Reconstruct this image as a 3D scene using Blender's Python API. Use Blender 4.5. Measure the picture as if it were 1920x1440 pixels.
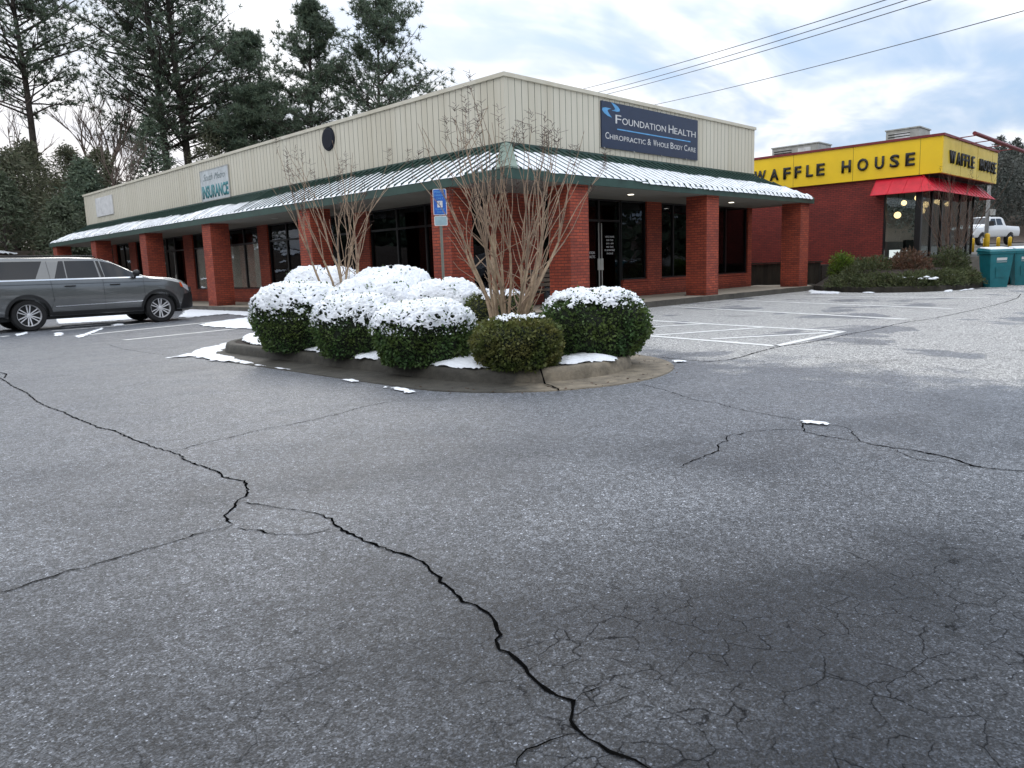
import bpy, bmesh, math, random
import numpy as np
from mathutils import Vector, Matrix, noise as mnoise
rad = math.radians
for o in list(bpy.data.objects): bpy.data.objects.remove(o)
SC = bpy.context.scene; COL = SC.collection
RND = random.Random(7)

# ------------------------------------------------------------ camera, sky, sun, exposure
cam = bpy.data.cameras.new("camera"); cam.lens = 26.4; cam.sensor_width = 36; cam.clip_end = 2000; cam.clip_start = 0.05
co = bpy.data.objects.new("camera", cam); COL.objects.link(co); SC.camera = co
R_, U_, F_ = (0.70399, -0.70943, -0.03329), (0.13248, 0.08513, 0.98752), (0.69774, 0.69962, -0.15392)
co.matrix_world = Matrix(((R_[0], U_[0], -F_[0], 0), (R_[1], U_[1], -F_[1], 0), (R_[2], U_[2], -F_[2], 1.2), (0, 0, 0, 1)))
SUN_EL, SUN_AZ = rad(28), rad(62)          # azimuth measured from +X towards +Y
sd = bpy.data.lights.new("sun", 'SUN'); sd.energy = 0.8; sd.angle = rad(25); sd.color = (1, .95, .88)
so = bpy.data.objects.new("sun", sd); COL.objects.link(so)
sdir = Vector((math.cos(SUN_EL)*math.cos(SUN_AZ), math.cos(SUN_EL)*math.sin(SUN_AZ), math.sin(SUN_EL)))
so.rotation_euler = sdir.to_track_quat('Z', 'Y').to_euler()
SC.view_settings.view_transform = 'Standard'; SC.view_settings.look = 'None'
SC.view_settings.exposure = 0.30; SC.view_settings.gamma = 1
w = bpy.data.worlds.new("World"); SC.world = w; w.use_nodes = True
nt = w.node_tree; nt.nodes.clear()
class NT:
    def __init__(s, t): s.t = t
    def n(s, ty, **kw):
        nd = s.t.nodes.new(ty)
        for k, v in kw.items():
            if k[0] == 'i': nd.inputs[int(k[1:])].default_value = v
            else: setattr(nd, k, v)
        return nd
    def l(s, a, b): s.t.links.new(a, b)
    def m(s, op, a, b=None, c=None, clamp=False):
        nd = s.t.nodes.new('ShaderNodeMath'); nd.operation = op; nd.use_clamp = clamp
        for i, v in enumerate((a, b, c)):
            if v is None: continue
            if isinstance(v, (int, float)): nd.inputs[i].default_value = v
            else: s.l(v, nd.inputs[i])
        return nd.outputs[0]
    def mix(s, f, a, b, blend='MIX'):
        nd = s.t.nodes.new('ShaderNodeMix'); nd.data_type = 'RGBA'; nd.blend_type = blend
        for i, v in ((0, f), (6, a), (7, b)):
            if isinstance(v, (int, float)): nd.inputs[i].default_value = v
            elif isinstance(v, tuple): nd.inputs[i].default_value = (*v, 1) if len(v) == 3 else v
            else: s.l(v, nd.inputs[i])
        return nd.outputs[2]
    def noise(s, vec, scale, detail=4, rough=.55, dist=0):
        nd = s.n('ShaderNodeTexNoise'); nd.inputs['Scale'].default_value = scale; nd.inputs['Detail'].default_value = detail
        nd.inputs['Roughness'].default_value = rough; nd.inputs['Distortion'].default_value = dist
        s.l(vec, nd.inputs['Vector']); return nd.outputs[0]
    def ramp(s, v, pts):
        nd = s.n('ShaderNodeValToRGB'); e = nd.color_ramp.elements
        while len(e) < len(pts): e.new(.5)
        for el, (p, c) in zip(e, pts):
            el.position = p; el.color = (c, c, c, 1) if isinstance(c, (int, float)) else (*c, 1)
        s.l(v, nd.inputs[0]); return nd.outputs[0]
N = NT(nt)
tc = N.n('ShaderNodeTexCoord'); sky = N.n('ShaderNodeTexSky'); sky.sky_type = 'NISHITA'; sky.sun_disc = False
sky.sun_elevation = SUN_EL; sky.sun_rotation = rad(90) - SUN_AZ; sky.dust_density = 1.5
sep = N.n('ShaderNodeSeparateXYZ'); N.l(tc.outputs['Generated'], sep.inputs[0])
zc = N.m('MAXIMUM', sep.outputs[2], 0.0)
den = N.m('ADD', zc, 0.22)
comb = N.n('ShaderNodeCombineXYZ'); N.l(N.m('DIVIDE', sep.outputs[0], den), comb.inputs[0]); N.l(N.m('DIVIDE', sep.outputs[1], den), comb.inputs[1])
mp = N.n('ShaderNodeMapping'); mp.inputs['Scale'].default_value = (.75, 1.2, 1); mp.inputs['Rotation'].default_value = (0, 0, rad(25)); mp.inputs['Location'].default_value = (1.3, .4, 0)
N.l(comb.outputs[0], mp.inputs[0])
c1 = N.noise(mp.outputs[0], 1.5, 4, .55, .8)
c2 = N.noise(mp.outputs[0], 3.8, 4, .55, .5)
dens = N.m('ADD', N.m('MULTIPLY', c1, .75), N.m('MULTIPLY', c2, .25))
# direction of the view axis of the clear gap: cloud thins towards the right half of the view
dotr = N.m('ADD', N.m('MULTIPLY', sep.outputs[0], .80), N.m('MULTIPLY', sep.outputs[1], -.60))
dens = N.m('SUBTRACT', dens, N.m('MULTIPLY', dotr, .20))
mask = N.ramp(dens, [(.26, 0.0), (.46, 1.0)])
shade = N.ramp(N.m('ADD', N.m('MULTIPLY', c1, .45), N.m('MULTIPLY', c2, .55)), [(.36, (.50, .55, .63)), (.57, (.93, .93, .94))])
horiz = N.ramp(zc, [(0.0, 1.0), (.35, 0.0)])
up = N.m('ADD', 1.0, N.m('MULTIPLY', N.m('POWER', zc, 1.3), 1.25))
cl = N.mix(1.0, shade, up, 'MULTIPLY')
skyc = N.mix(1.0, sky.outputs[0], (.10, .10, .10), 'MULTIPLY')
blue = N.mix(.85, skyc, (.36, .49, .68))
blue = N.mix(1.0, blue, up, 'MULTIPLY')
allc = N.mix(N.m('MULTIPLY_ADD', mask, .86, .0), blue, cl)
# warm glow low over the wood on the left
dl = N.m('ADD', N.m('MULTIPLY', sep.outputs[0], .22), N.m('MULTIPLY', sep.outputs[1], .975))
glow = N.m('MULTIPLY', N.ramp(dl, [(.90, 0.0), (1.0, 1.0)]), N.ramp(zc, [(.0, 1.0), (.26, 0.0)]))
allc = N.mix(N.m('MULTIPLY', glow, .55), allc, (1.15, .98, .88))
bg = N.n('ShaderNodeBackground'); N.l(allc, bg.inputs[0]); bg.inputs[1].default_value = 1.0
ow = N.n('ShaderNodeOutputWorld'); N.l(bg.outputs[0], ow.inputs[0])

# ------------------------------------------------------------ materials
def new_mat(name):
    m = bpy.data.materials.new(name); m.use_nodes = True; t = m.node_tree; t.nodes.clear()
    n = NT(t); b = n.n('ShaderNodeBsdfPrincipled'); o = n.n('ShaderNodeOutputMaterial'); n.l(b.outputs[0], o.inputs[0])
    return m, n, b
def pmat(name, col, rough=.6, metal=0, var=.15, scale=4., bump=0., bscale=40., spec=.5, coat=0, col2=None, detail=5, stretch=None):
    m, n, b = new_mat(name)
    tcx = n.n('ShaderNodeTexCoord'); v = tcx.outputs['Object']
    if stretch:
        mpp = n.n('ShaderNodeMapping'); mpp.inputs['Scale'].default_value = stretch; n.l(v, mpp.inputs[0]); v = mpp.outputs[0]
    f = n.noise(v, scale, detail, .6)
    f = n.ramp(f, [(.3, 0.0), (.7, 1.0)])
    c2 = col2 if col2 else tuple(min(1, x*(1-var*2)) for x in col)
    n.l(n.mix(f, col, c2), b.inputs['Base Color'])
    b.inputs['Roughness'].default_value = rough; b.inputs['Metallic'].default_value = metal
    b.inputs['Specular IOR Level'].default_value = spec; b.inputs['Coat Weight'].default_value = coat
    if bump:
        bn = n.n('ShaderNodeBump'); bn.inputs['Strength'].default_value = bump; bn.inputs['Distance'].default_value = .02
        n.l(n.noise(v, bscale, 4, .6), bn.inputs['Height']); n.l(bn.outputs[0], b.inputs['Normal'])
    return m
def brick_mat(name, c1, c2, mortar, bump=.5):
    m, n, b = new_mat(name); uv = n.n('ShaderNodeUVMap')
    br = n.n('ShaderNodeTexBrick'); n.l(uv.outputs[0], br.inputs['Vector'])
    br.inputs['Color1'].default_value = (*c1, 1); br.inputs['Color2'].default_value = (*c2, 1); br.inputs['Mortar'].default_value = (*mortar, 1)
    br.inputs['Scale'].default_value = 1; br.inputs['Mortar Size'].default_value = .010; br.inputs['Mortar Smooth'].default_value = .3
    br.inputs['Brick Width'].default_value = .215; br.inputs['Row Height'].default_value = .073; br.inputs['Bias'].default_value = -.1
    big = n.ramp(n.noise(uv.outputs[0], 1.3, 5, .6), [(.3, (.70, .70, .72)), (.7, (1.08, 1.05, 1.0))])
    fine = n.ramp(n.noise(uv.outputs[0], 30, 3, .6), [(.25, .75), (.75, 1.12)])
    sz = n.n('ShaderNodeSeparateXYZ'); n.l(uv.outputs[0], sz.inputs[0]); sp_ = n.ramp(n.m('ADD', sz.outputs[1], n.m('MULTIPLY', n.m('SUBTRACT', n.noise(uv.outputs[0], 4, 4, .6), .5), .5)), [(.16, .55), (.42, 1.0)])
    c = n.mix(1.0, n.mix(1.0, n.mix(1.0, br.outputs[0], big, 'MULTIPLY'), fine, 'MULTIPLY'), sp_, 'MULTIPLY')
    n.l(c, b.inputs['Base Color']); b.inputs['Roughness'].default_value = .75
    bn = n.n('ShaderNodeBump'); bn.inputs['Strength'].default_value = bump; bn.inputs['Distance'].default_value = .012
    h = n.m('SUBTRACT', n.m('MULTIPLY', n.noise(uv.outputs[0], 55, 3, .6), .35), br.outputs['Fac'])
    n.l(h, bn.inputs['Height']); n.l(bn.outputs[0], b.inputs['Normal'])
    return m
def emit_mat(name, col, s):
    m, n, b = new_mat(name); b.inputs['Base Color'].default_value = (*col, 1)
    b.inputs['Emission Color'].default_value = (*col, 1); b.inputs['Emission Strength'].default_value = s
    return m
def glass_mat(name, tint, clear=.6, rough=.0):
    m = bpy.data.materials.new(name); m.use_nodes = True; t = m.node_tree; t.nodes.clear(); n = NT(t)
    tr = n.n('ShaderNodeBsdfTransparent'); tr.inputs[0].default_value = (*tint, 1)
    gl = n.n('ShaderNodeBsdfGlossy'); gl.inputs['Roughness'].default_value = rough; gl.inputs[0].default_value = (.9, .93, .95, 1)
    tx = n.n('ShaderNodeTexCoord'); bn = n.n('ShaderNodeBump'); bn.inputs['Strength'].default_value = .06; bn.inputs['Distance'].default_value = .05
    n.l(n.noise(tx.outputs['Object'], 1.2, 2, .5), bn.inputs['Height']); n.l(bn.outputs[0], gl.inputs['Normal'])
    fr = n.n('ShaderNodeFresnel'); fr.inputs[0].default_value = 1.5
    mx = n.n('ShaderNodeMixShader'); n.l(n.m('MULTIPLY', fr.outputs[0], clear, None, True), mx.inputs[0]); n.l(tr.outputs[0], mx.inputs[1]); n.l(gl.outputs[0], mx.inputs[2])
    o = n.n('ShaderNodeOutputMaterial'); n.l(mx.outputs[0], o.inputs[0]); return m
def leaf_mat(name, ca, cb, rough=.55, trans=.35, sp=3.):
    m, n, b = new_mat(name)
    tcx = n.n('ShaderNodeTexCoord'); geo = n.n('ShaderNodeNewGeometry')
    f = n.noise(tcx.outputs['Object'], sp, 2, .6); f = n.ramp(f, [(.35, 0.0), (.65, 1.0)])
    r = n.m('MULTIPLY_ADD', geo.outputs['Random Per Island'], .9, .55)
    c = n.mix(1.0, n.mix(f, ca, cb), r, 'MULTIPLY'); n.l(c, b.inputs['Base Color'])
    b.inputs['Roughness'].default_value = rough; b.inputs['Specular IOR Level'].default_value = .35
    tl = n.n('ShaderNodeBsdfTranslucent'); n.l(c, tl.inputs[0]); mx = n.n('ShaderNodeMixShader'); mx.inputs[0].default_value = trans
    n.l(b.outputs[0], mx.inputs[1]); n.l(tl.outputs[0], mx.inputs[2]); n.l(mx.outputs[0], n.t.nodes['Material Output'].inputs[0])
    return m

def asphalt_mat():
    m, n, b = new_mat('asphalt')
    tcx = n.n('ShaderNodeTexCoord'); P = tcx.outputs['Object']
    sp = n.n('ShaderNodeSeparateXYZ'); n.l(P, sp.inputs[0]); X, Y = sp.outputs[0], sp.outputs[1]
    big = n.noise(P, .35, 3, .55); mid = n.noise(P, 1.6, 4, .6); 
    # dry, bleached asphalt away from the island on the right; damp asphalt nearer, with shade painted in close by
    wob = n.m('MULTIPLY', n.m('SUBTRACT', mid, .5), 4.0)
    wob2 = n.m('MULTIPLY', n.m('SUBTRACT', n.noise(P, 6., 3, .6), .5), .9)
    dd = n.m('ADD', n.m('ADD', n.m('ADD', n.m('MULTIPLY', X, 1.0), n.m('MULTIPLY', Y, -.15)), wob), wob2)
    dry = n.ramp(n.m('DIVIDE', dd, 14.), [(.50, 0.0), (.585, 1.0)])
    blot = n.ramp(n.noise(P, .55, 3, .5, .4), [(.585, 0.0), (.61, 1.0)])
    dry = n.m('MULTIPLY', dry, n.m('SUBTRACT', 1., n.m('MULTIPLY', blot, .75)))
    near = n.ramp(n.m('DIVIDE', n.m('ADD', n.m('ADD', n.m('MULTIPLY', X, .75), Y), n.m('MULTIPLY', n.m('SUBTRACT', big, .5), 9.)), 10.), [(.26, 1.0), (.62, 0.0)])   # damp close by, darkened further to paint in the shade there
    base = n.mix(near, (.118, .126, .142), (.017, .020, .026)); base = n.mix(dry, base, (.34, .335, .325))  # the paler grey farther off also carries some grazing sheen in its colour
    base = n.mix(n.m('MULTIPLY', n.ramp(big, [(.40, 0.0), (.62, 1.0)]), n.m('SUBTRACT', .55, n.m('MULTIPLY', dry, .55))), base, (.150, .158, .172))
    stain = n.ramp(n.noise(P, .8, 4, .6, .6), [(.60, 1.0), (.68, .80)])
    base = n.mix(1.0, base, stain, 'MULTIPLY')
    # stones of the aggregate
    vo = n.n('ShaderNodeTexVoronoi'); vo.inputs['Scale'].default_value = 185.; n.l(P, vo.inputs['Vector'])
    sc_ = n.n('ShaderNodeSeparateColor'); n.l(vo.outputs['Color'], sc_.inputs[0])
    stone = n.ramp(sc_.outputs[0], [(0.0, .25), (.45, .75), (.80, 1.5), (.975, 2.1), (1.0, 5.)])
    vo2 = n.n('ShaderNodeTexVoronoi'); vo2.inputs['Scale'].default_value = 42.; n.l(P, vo2.inputs['Vector'])
    s2 = n.n('ShaderNodeSeparateColor'); n.l(vo2.outputs['Color'], s2.inputs[0])
    stone2 = n.ramp(s2.outputs[1], [(0.0, .66), (.5, .97), (1.0, 1.40)])
    base = n.mix(1.0, n.mix(1.0, base, stone, 'MULTIPLY'), stone2, 'MULTIPLY')
    grain = n.ramp(n.noise(P, 55, 4, .8), [(.32, .55), (.68, 1.5)])
    base = n.mix(1.0, base, grain, 'MULTIPLY')
    # alligator cracking: fine webs where the surface has failed
    dv = n.n('ShaderNodeVectorMath'); dv.operation = 'ADD'
    nz = n.n('ShaderNodeTexNoise'); nz.inputs['Scale'].default_value = 9; nz.inputs['Detail'].default_value = 4; n.l(P, nz.inputs['Vector'])
    vs = n.n('ShaderNodeVectorMath'); vs.operation = 'SCALE'; n.l(nz.outputs['Color'], vs.inputs[0]); vs.inputs['Scale'].default_value = .09
    n.l(P, dv.inputs[0]); n.l(vs.outputs[0], dv.inputs[1])
    ve = n.n('ShaderNodeTexVoronoi'); ve.feature = 'DISTANCE_TO_EDGE'; ve.inputs['Scale'].default_value = 8.5; n.l(dv.outputs[0], ve.inputs['Vector'])
    web = n.ramp(ve.outputs[0], [(.0, .85), (.009, .7), (.031, 0.0)])
    edge_ = n.m('ADD', n.m('MULTIPLY', X, .28), n.m('MULTIPLY', n.m('ABSOLUTE', n.m('SUBTRACT', Y, .35)), .62))
    reg = n.ramp(n.m('ADD', n.noise(P, 1.1, 3, .5), n.m('MULTIPLY', n.m('SUBTRACT', 1.6, edge_), .42)), [(.52, 0.0), (.74, 1.0)])
    brk = n.ramp(n.noise(P, 7., 3, .6), [(.39, 0.0), (.54, 1.0)])
    web = n.m('MULTIPLY', n.m('MULTIPLY', web, reg), brk)
    base = n.mix(n.m('MULTIPLY', web, .95), base, (.004, .004, .0045))
    n.l(base, b.inputs['Base Color'])
    n.l(n.m('ADD', n.m('MULTIPLY_ADD', dry, .30, .43), n.m('MULTIPLY', n.m('SUBTRACT', mid, .5), .45)), b.inputs['Roughness'])
    n.l(n.m('MULTIPLY', n.m('SUBTRACT', 1., web), .27), b.inputs['Specular IOR Level'])
    bn = n.n('ShaderNodeBump'); bn.inputs['Strength'].default_value = .8; bn.inputs['Distance'].default_value = .008
    h = n.noise(P, 90, 3, .75)
    n.l(h, bn.inputs['Height']); n.l(bn.outputs[0], b.inputs['Normal'])
    return m
M = {}
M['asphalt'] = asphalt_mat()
M['brick'] = brick_mat('red_brick', (.47, .088, .042), (.30, .052, .030), (.16, .042, .030), .8)
M['brick2'] = brick_mat('dark_red_brick', (.27, .034, .024), (.185, .024, .019), (.09, .018, .015), 1.)
M['panel'] = pmat('cream_metal_panel', (.67, .635, .53), .5, 0, .06, .7, stretch=(3, 3, .15), col2=(.575, .53, .42))
M['groove'] = pmat('panel_groove', (.20, .185, .15), .7)
M['green'] = pmat('green_metal', (.036, .085, .068), .45, 0, .2, 2.)
M['greenlt'] = pmat('weathered_green_metal', (.20, .27, .22), .55, 0, .2, 6.)
M['rib'] = pmat('dark_green_rib', (.022, .06, .048), .5)
M['soffit'] = pmat('soffit_board', (.24, .24, .215), .8, 0, .08, 1.)
M['snow'] = pmat('snow', (.88, .90, .93), .6, 0, .05, 12., .8, 32., col2=(.78, .81, .86))
M['kerb'] = pmat('damp_concrete', (.105, .095, .078), .7, 0, .3, 3., .4, 60, col2=(.05, .045, .038))
M['kerbdry'] = pmat('tan_concrete', (.36, .30, .22), .8, 0, .25, 3., .4, 60, col2=(.22, .185, .14))
M['walk'] = pmat('walk_concrete', (.42, .37, .30), .8, 0, .15, 2., .2, 50)
M['baretwig'] = pmat('dull_twig', (.17, .125, .105), .8)
M['paint'] = pmat('worn_white_paint', (.82, .82, .80), .6, 0, .12, 9., .3, 70)
M['crack'] = pmat('near_black_crack', (.005, .005, .005), 1., 0, .3, 30, spec=0)  # near-black colour of the cracks and the kerb joint
M['soil'] = pmat('mulch_soil', (.055, .040, .030), .95, 0, .4, 20., .8, 60)
M['black'] = pmat('black_metal', (.012, .012, .013), .35)
M['disc'] = pmat('blue_black_disc', (.010, .013, .024), .6, spec=.2)
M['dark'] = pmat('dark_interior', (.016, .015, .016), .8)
M['blind'] = pmat('cream_blind', (.40, .38, .31), .8, 0, .15, 3., stretch=(1, 1, 6))
M['glass'] = glass_mat('tinted_glass', (.22, .23, .26), .62)
M['glassb'] = glass_mat('plain_glass', (.9, .9, .9), .5)
M['glassclear'] = glass_mat('shop_glass', (.72, .76, .74), .85)
M['white'] = pmat('white_paint', (.78, .78, .78), .4)
M['grey'] = pmat('light_grey_metal', (.48, .48, .45), .5)
M['steel'] = pmat('galvanised_steel', (.30, .32, .28), .45, .6)
M['chrome'] = pmat('bright_metal', (.75, .76, .78), .18, 1., .05)
M['navy'] = pmat('navy_sign', (.020, .033, .075), .4, 0, .1, 3)
M['teal'] = pmat('teal_lettering', (.05, .26, .29), .5)
M['script'] = pmat('grey_green_lettering', (.20, .26, .27), .5)
M['skyblue'] = pmat('sky_blue_paint', (.14, .43, .80), .5)
M['signblue'] = pmat('accessible_blue', (.018, .13, .55), .4)
M['yellow'] = pmat('yellow_sign', (.90, .60, .008), .45, 0, .06, 1.2, col2=(.82, .54, .010))
M['yellowlt'] = pmat('faded_yellow_sign', (.84, .62, .10), .45, 0, .06, 1.5, col2=(.66, .48, .05))
M['bollard'] = pmat('yellow_bollard', (.80, .50, .02), .5)
M['redtrim'] = pmat('maroon_trim', (.20, .018, .025), .5)
M['awning'] = pmat('red_awning', (.66, .012, .035), .5, 0, .15, 3)
M['blackletter'] = pmat('black_lettering', (.012, .012, .012), .5)
M['timber'] = pmat('dark_timber', (.050, .043, .032), .9, 0, .35, 4., .4, 30, stretch=(1, 1, .15))
M['bark'] = pmat('pine_bark', (.085, .070, .060), .95, 0, .35, 8., .8, 20, stretch=(1, 1, .3))
M['cmbark'] = pmat('tan_smooth_bark', (.47, .345, .225), .7, 0, .25, 9., .3, 30, col2=(.21, .15, .10))
M['twig'] = pmat('brown_twig', (.15, .095, .07), .8)
M['seed'] = pmat('dry_seed_head', (.075, .040, .032), .9)
M['needle'] = leaf_mat('pine_needles', (.100, .145, .105), (.145, .180, .115))
M['needle2'] = leaf_mat('cedar_foliage', (.10, .12, .07), (.165, .16, .105))
M['shrub'] = leaf_mat('boxwood_leaves', (.058, .120, .040), (.105, .150, .040), sp=3)
M['shrub2'] = leaf_mat('olive_leaves', (.080, .115, .030), (.150, .145, .045), sp=4)
M['juniper'] = leaf_mat('juniper_leaves', (.060, .080, .032), (.095, .105, .045), sp=4)
M['redleaf'] = leaf_mat('bronze_leaves', (.12, .055, .035), (.085, .060, .035), sp=5)
M['lime'] = leaf_mat('lime_leaves', (.14, .20, .02), (.10, .17, .03), sp=5)
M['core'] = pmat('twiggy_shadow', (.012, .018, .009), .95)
M['sage'] = leaf_mat('pale_evergreen', (.075, .10, .060), (.12, .14, .09), sp=2)
M['forest'] = leaf_mat('far_wood', (.085, .10, .09), (.13, .135, .12), sp=.2)
M['litter'] = pmat('leaf_litter', (.085, .060, .042), .95, 0, .3, 3., .8, 12)
M['bin'] = pmat('teal_plastic', (.008, .155, .185), .4, 0, .15, 4)
M['rubber'] = pmat('tyre_rubber', (.014, .014, .015), .8, 0, .2, 10)
M['suv'] = pmat('grey_car_paint', (.155, .160, .162), .24, .5, .06, 2., coat=1.)
M['carwhite'] = pmat('white_car_paint', (.75, .76, .77), .25, 0, .03, 2., coat=.7)
M['carglass'] = pmat('dark_car_glass', (.008, .011, .016), .05, 0, .1, 1., spec=.45)
M['carblack'] = pmat('black_plastic', (.013, .013, .014), .5)
M['rim'] = pmat('alloy_rim', (.80, .80, .82), .35, .3, .1, 5)
M['lens'] = pmat('lamp_lens', (.65, .68, .72), .12, .3)
M['amber'] = pmat('amber_lens', (.55, .08, .02), .2)
M['lamp'] = emit_mat('lit_lamp', (1, .92, .75), 5.)
M['globe'] = emit_mat('warm_globe', (1, .66, .32), 3.2)
M['whitepanel'] = emit_mat('glowing_white_panel', (.95, .95, 1), 1.2)
M['wood'] = pmat('bench_wood', (.23, .17, .12), .7, 0, .3, 6)
M['olivewall'] = pmat('olive_interior', (.15, .16, .09), .8, 0, .25, 2)
M['wire'] = pmat('grey_cable', (.12, .13, .16), .6)
M['polewood'] = pmat('grey_pole', (.25, .25, .25), .8)

# ------------------------------------------------------------ mesh helpers
ORG = {}
class MB:
    def __init__(s): s.v = []; s.f = []; s.mi = []; s.cur = 0
    def add(s, vs, fs):
        k = len(s.v); s.v += [tuple(p) for p in vs]; s.f += [tuple(i+k for i in f) for f in fs]; s.mi += [s.cur]*len(fs)
    def box(s, x0, x1, y0, y1, z0, z1):
        s.add([(x0, y0, z0), (x1, y0, z0), (x1, y1, z0), (x0, y1, z0), (x0, y0, z1), (x1, y0, z1), (x1, y1, z1), (x0, y1, z1)],
              [(0, 3, 2, 1), (4, 5, 6, 7), (0, 1, 5, 4), (1, 2, 6, 5), (2, 3, 7, 6), (3, 0, 4, 7)])
    def hexa(s, bot, top):      # two lists of 4 corners, counter-clockwise from above
        s.add(list(bot)+list(top), [(0, 3, 2, 1), (4, 5, 6, 7), (0, 1, 5, 4), (1, 2, 6, 5), (2, 3, 7, 6), (3, 0, 4, 7)])
    def quad(s, a, b, c, d): s.add([a, b, c, d], [(0, 1, 2, 3)])
    def prism(s, poly, z0, z1, top=True):
        n = len(poly); s.add([(x, y, z0) for x, y in poly]+[(x, y, z1) for x, y in poly],
            [tuple(range(n))[::-1]]+([tuple(range(n, 2*n))] if top else [])+[(i, (i+1) % n, n+(i+1) % n, n+i) for i in range(n)])
    def tube(s, pts, rs, k=8, cap=True):
        pts = [Vector(p) for p in pts]; n = len(pts); vs = []; ax = None
        for i, p in enumerate(pts):
            t = (pts[min(i+1, n-1)]-pts[max(i-1, 0)]).normalized()
            if ax is None: ax = t.orthogonal().normalized()
            else: ax = (ax-t*ax.dot(t)); ax = ax.normalized() if ax.length > 1e-6 else t.orthogonal().normalized()
            b = t.cross(ax); r = rs[i] if hasattr(rs, '__len__') else rs
            for j in range(k):
                a = 2*math.pi*j/k; vs.append(p+(ax*math.cos(a)+b*math.sin(a))*r)
        fs = [(i*k+j, i*k+(j+1) % k, (i+1)*k+(j+1) % k, (i+1)*k+j) for i in range(n-1) for j in range(k)]
        if cap: fs += [tuple(range(k))[::-1], tuple(range((n-1)*k, n*k))]
        s.add(vs, fs)
    def lathe(s, c, prof, axis='Z', k=24, caps=True):   # prof: list of (radius, along)
        vs = []
        for r, h in prof:
            for j in range(k):
                a = 2*math.pi*j/k; u, v_ = r*math.cos(a), r*math.sin(a)
                vs.append((c[0]+u, c[1]+v_, c[2]+h) if axis == 'Z' else ((c[0]+u, c[1]+h, c[2]+v_) if axis == 'Y' else (c[0]+h, c[1]+u, c[2]+v_)))
        n = len(prof)
        fs = [(i*k+j, i*k+(j+1) % k, (i+1)*k+(j+1) % k, (i+1)*k+j) for i in range(n-1) for j in range(k)]
        if caps and prof[0][0] > 1e-5: fs.append(tuple(range(k))[::-1])
        if caps and prof[-1][0] > 1e-5: fs.append(tuple(range((n-1)*k, n*k)))
        s.add(vs, fs)
    def ball(s, c, r, k=8, sq=1.):
        s.lathe(c, [(max(1e-6, r*math.sin(math.pi*i/k)), -r*sq*math.cos(math.pi*i/k)) for i in range(k+1)], 'Z', k+2)
    def build(s, name, mats, parent=None, smooth=False, origin=None, fixn=True):
        if not isinstance(mats, (list, tuple)): mats = [mats]
        ox = origin if origin is not None else (ORG[parent.name] if parent is not None else (0, 0, 0))
        V = np.array(s.v, dtype=np.float64)-np.array(ox)
        me = bpy.data.meshes.new(name); me.from_pydata(V.tolist(), [], s.f)
        if fixn:
            bm = bmesh.new(); bm.from_mesh(me); bmesh.ops.recalc_face_normals(bm, faces=bm.faces); bm.to_mesh(me); bm.free()
        for m in mats: me.materials.append(m)
        if len(mats) > 1: me.polygons.foreach_set('material_index', s.mi)
        uvl = me.uv_layers.new(name='UVMap')
        nl = len(me.loops); li = np.zeros(nl, dtype=np.int32); me.loops.foreach_get('vertex_index', li)
        npoly = len(me.polygons); nr = np.zeros(npoly*3); me.polygons.foreach_get('normal', nr); nr = np.abs(nr.reshape(-1, 3))
        tot = np.zeros(npoly, dtype=np.int32); me.polygons.foreach_get('loop_total', tot)
        ax = np.repeat(np.argmax(nr, axis=1), tot); W = V[li]+np.array(ox)
        uv = np.zeros((nl, 2)); a = ax == 0; uv[a] = W[a][:, [1, 2]]; a = ax == 1; uv[a] = W[a][:, [0, 2]]; a = ax == 2; uv[a] = W[a][:, [0, 1]]
        uvl.data.foreach_set('uv', uv.ravel())
        if smooth: me.polygons.foreach_set('use_smooth', [True]*npoly)
        o = bpy.data.objects.new(name, me); COL.objects.link(o); ORG[o.name] = tuple(ox)
        if parent is not None: o.parent = parent
        elif origin is not None: o.location = origin
        return o
def thing(name, label, cat, loc, group=None, rz=0.):
    o = bpy.data.objects.new(name, None); COL.objects.link(o); o.location = loc; o.rotation_euler = (0, 0, rz)
    o.empty_display_size = .3; o['label'] = label; o['category'] = cat; ORG[o.name] = tuple(loc)
    if group: o['group'] = group
    return o
def tag(o, label=None, cat=None, group=None, kind=None):
    for k, v in (('label', label), ('category', cat), ('group', group), ('kind', kind)):
        if v: o[k] = v
    return o
def copy_thing(o, loc, rz, sc=1., label=None, group=None):
    r = o.copy(); COL.objects.link(r); r.location = loc; r.rotation_euler = (0, 0, rz); r.scale = (sc, sc, sc)
    if label: r['label'] = label
    if group: r['group'] = group
    for ch in list(o.children):
        c = ch.copy(); COL.objects.link(c); c.parent = r
        for g in list(ch.children):
            d = g.copy(); COL.objects.link(d); d.parent = c
    return r
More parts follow.
